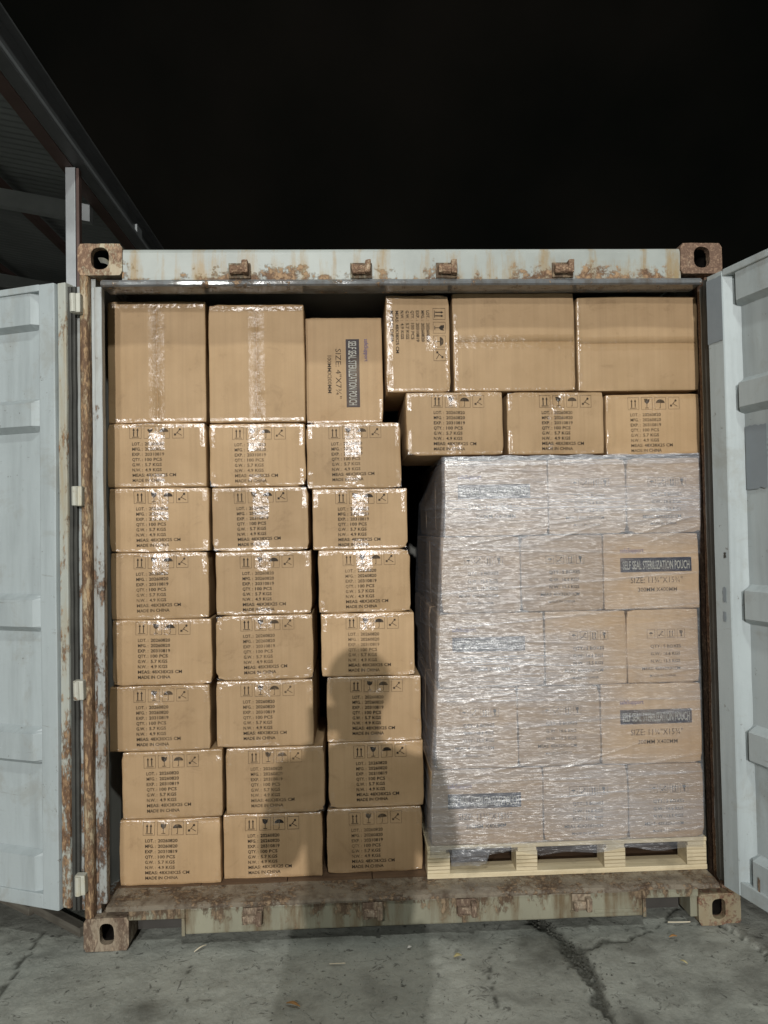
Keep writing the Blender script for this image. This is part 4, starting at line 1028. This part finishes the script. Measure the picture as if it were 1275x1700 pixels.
pts = [(0, 0, .93), (0, 0, 1.08), (0, 0, 1.26), (0, .0, 1.40), (0, .01, 1.48), (0, .02, 1.56), (0, .025, 1.64),
       (-.18, 0, 1.38), (-.24, .05, 1.14), (-.115, .27, 1.36), (.18, 0, 1.38), (.24, .05, 1.14), (.065, .27, 1.36),
       (-.10, 0, .86), (-.115, .02, .48), (-.12, -.01, .09), (-.125, .11, .045), (.10, 0, .86), (.115, .02, .48), (.12, -.01, .09), (.125, .11, .045), (-.10, .30, 1.42), (.05, .30, 1.42)]
ed = [(0, 1), (1, 2), (2, 3), (3, 4), (4, 5), (5, 6), (3, 7), (7, 8), (8, 9), (3, 10), (10, 11), (11, 12), (0, 13), (13, 14), (14, 15), (15, 16), (0, 17), (17, 18), (18, 19), (19, 20), (9, 21), (12, 22)]
rad = [(.15, .11), (.135, .10), (.15, .11), (.12, .095), .055, (.075, .09), (.075, .095), .065, .045, .032, .065, .045, .032, .085, .058, .042, .038, .085, .058, .042, .038, (.022, .035), (.022, .035)]
skin('body', pts, ed, rad, skinm, P)
jp = [0, 1, 2, 3, 7, 8, 9, 10, 11, 12]; jm = {a: b for b, a in enumerate(jp)}
skin('jacket', [pts[i] for i in jp[:6]] + [(-.135, .235, 1.34)] + [pts[10], pts[11], (.085, .235, 1.34)], [(jm[a], jm[b]) for a, b in ed if a in jm and b in jm], [(.175, .135), (.165, .13), (.18, .14), (.145, .115), .085, .065, .05, .085, .065, .05], jacket, P)
skin('trousers', [pts[i] for i in (0, 13, 14, 15, 17, 18, 19)], [(0, 1), (1, 2), (2, 3), (0, 4), (4, 5), (5, 6)], [(.165, .125), .10, .075, .062, .10, .075, .062], jeans, P)
bm = bmesh.new(); bmesh.ops.create_uvsphere(bm, u_segments=20, v_segments=12, radius=.1)
for v in bm.verts:
    v.co = Vector((v.co.x * .92, v.co.y * 1.08 - .012, v.co.z * 1.0 + 1.655))
    if v.co.y > .05 and v.co.z < 1.68: v.co.y = .05
obj('hair', bm, hairm, P, True)
bm = bmesh.new()
for sx in (-1, 1): bmesh.ops.create_uvsphere(bm, u_segments=10, v_segments=8, radius=.012, matrix=Matrix.Translation((sx * .032, .108, 1.625)))
obj('eyes', bm, plain('eye', (.5, .5, .5), .2), P, True)
bm = bmesh.new(); tube(bm, (0, .105, 1.62), (0, .135, 1.585), .010, 8, .015); obj('nose', bm, skinm, P, True)
for sx in (-1, 1):
    hx = -.025 + sx * .078
    for q in range(4):
        z = 1.50 - q * .021
        skin('finger', [(hx + sx * .006, .305, z - .02), (hx + sx * .012, .335, z), (hx + sx * .006, .352, z), (hx - sx * .012, .356, z)], [(0, 1), (1, 2), (2, 3)], [.010, .0095, .0085, .0075], skinm, P, 0, 1)
    skin('thumb', [(hx + sx * .004, .30, 1.44), (hx + sx * .004, .318, 1.475), (hx - sx * .020, .322, 1.49)], [(0, 1), (1, 2)], [.013, .011, .009], skinm, P, 0, 1)
PH = thing('phone', 'dark phone held up in both hands by the photographer', 'phone', (PX - .025, PYY + .338, 1.435))
bm = bmesh.new(); box(bm, -.076, .076, -.0045, .0045, 0, .076, .003); obj('phone_body', bm, M['dark'], PH)
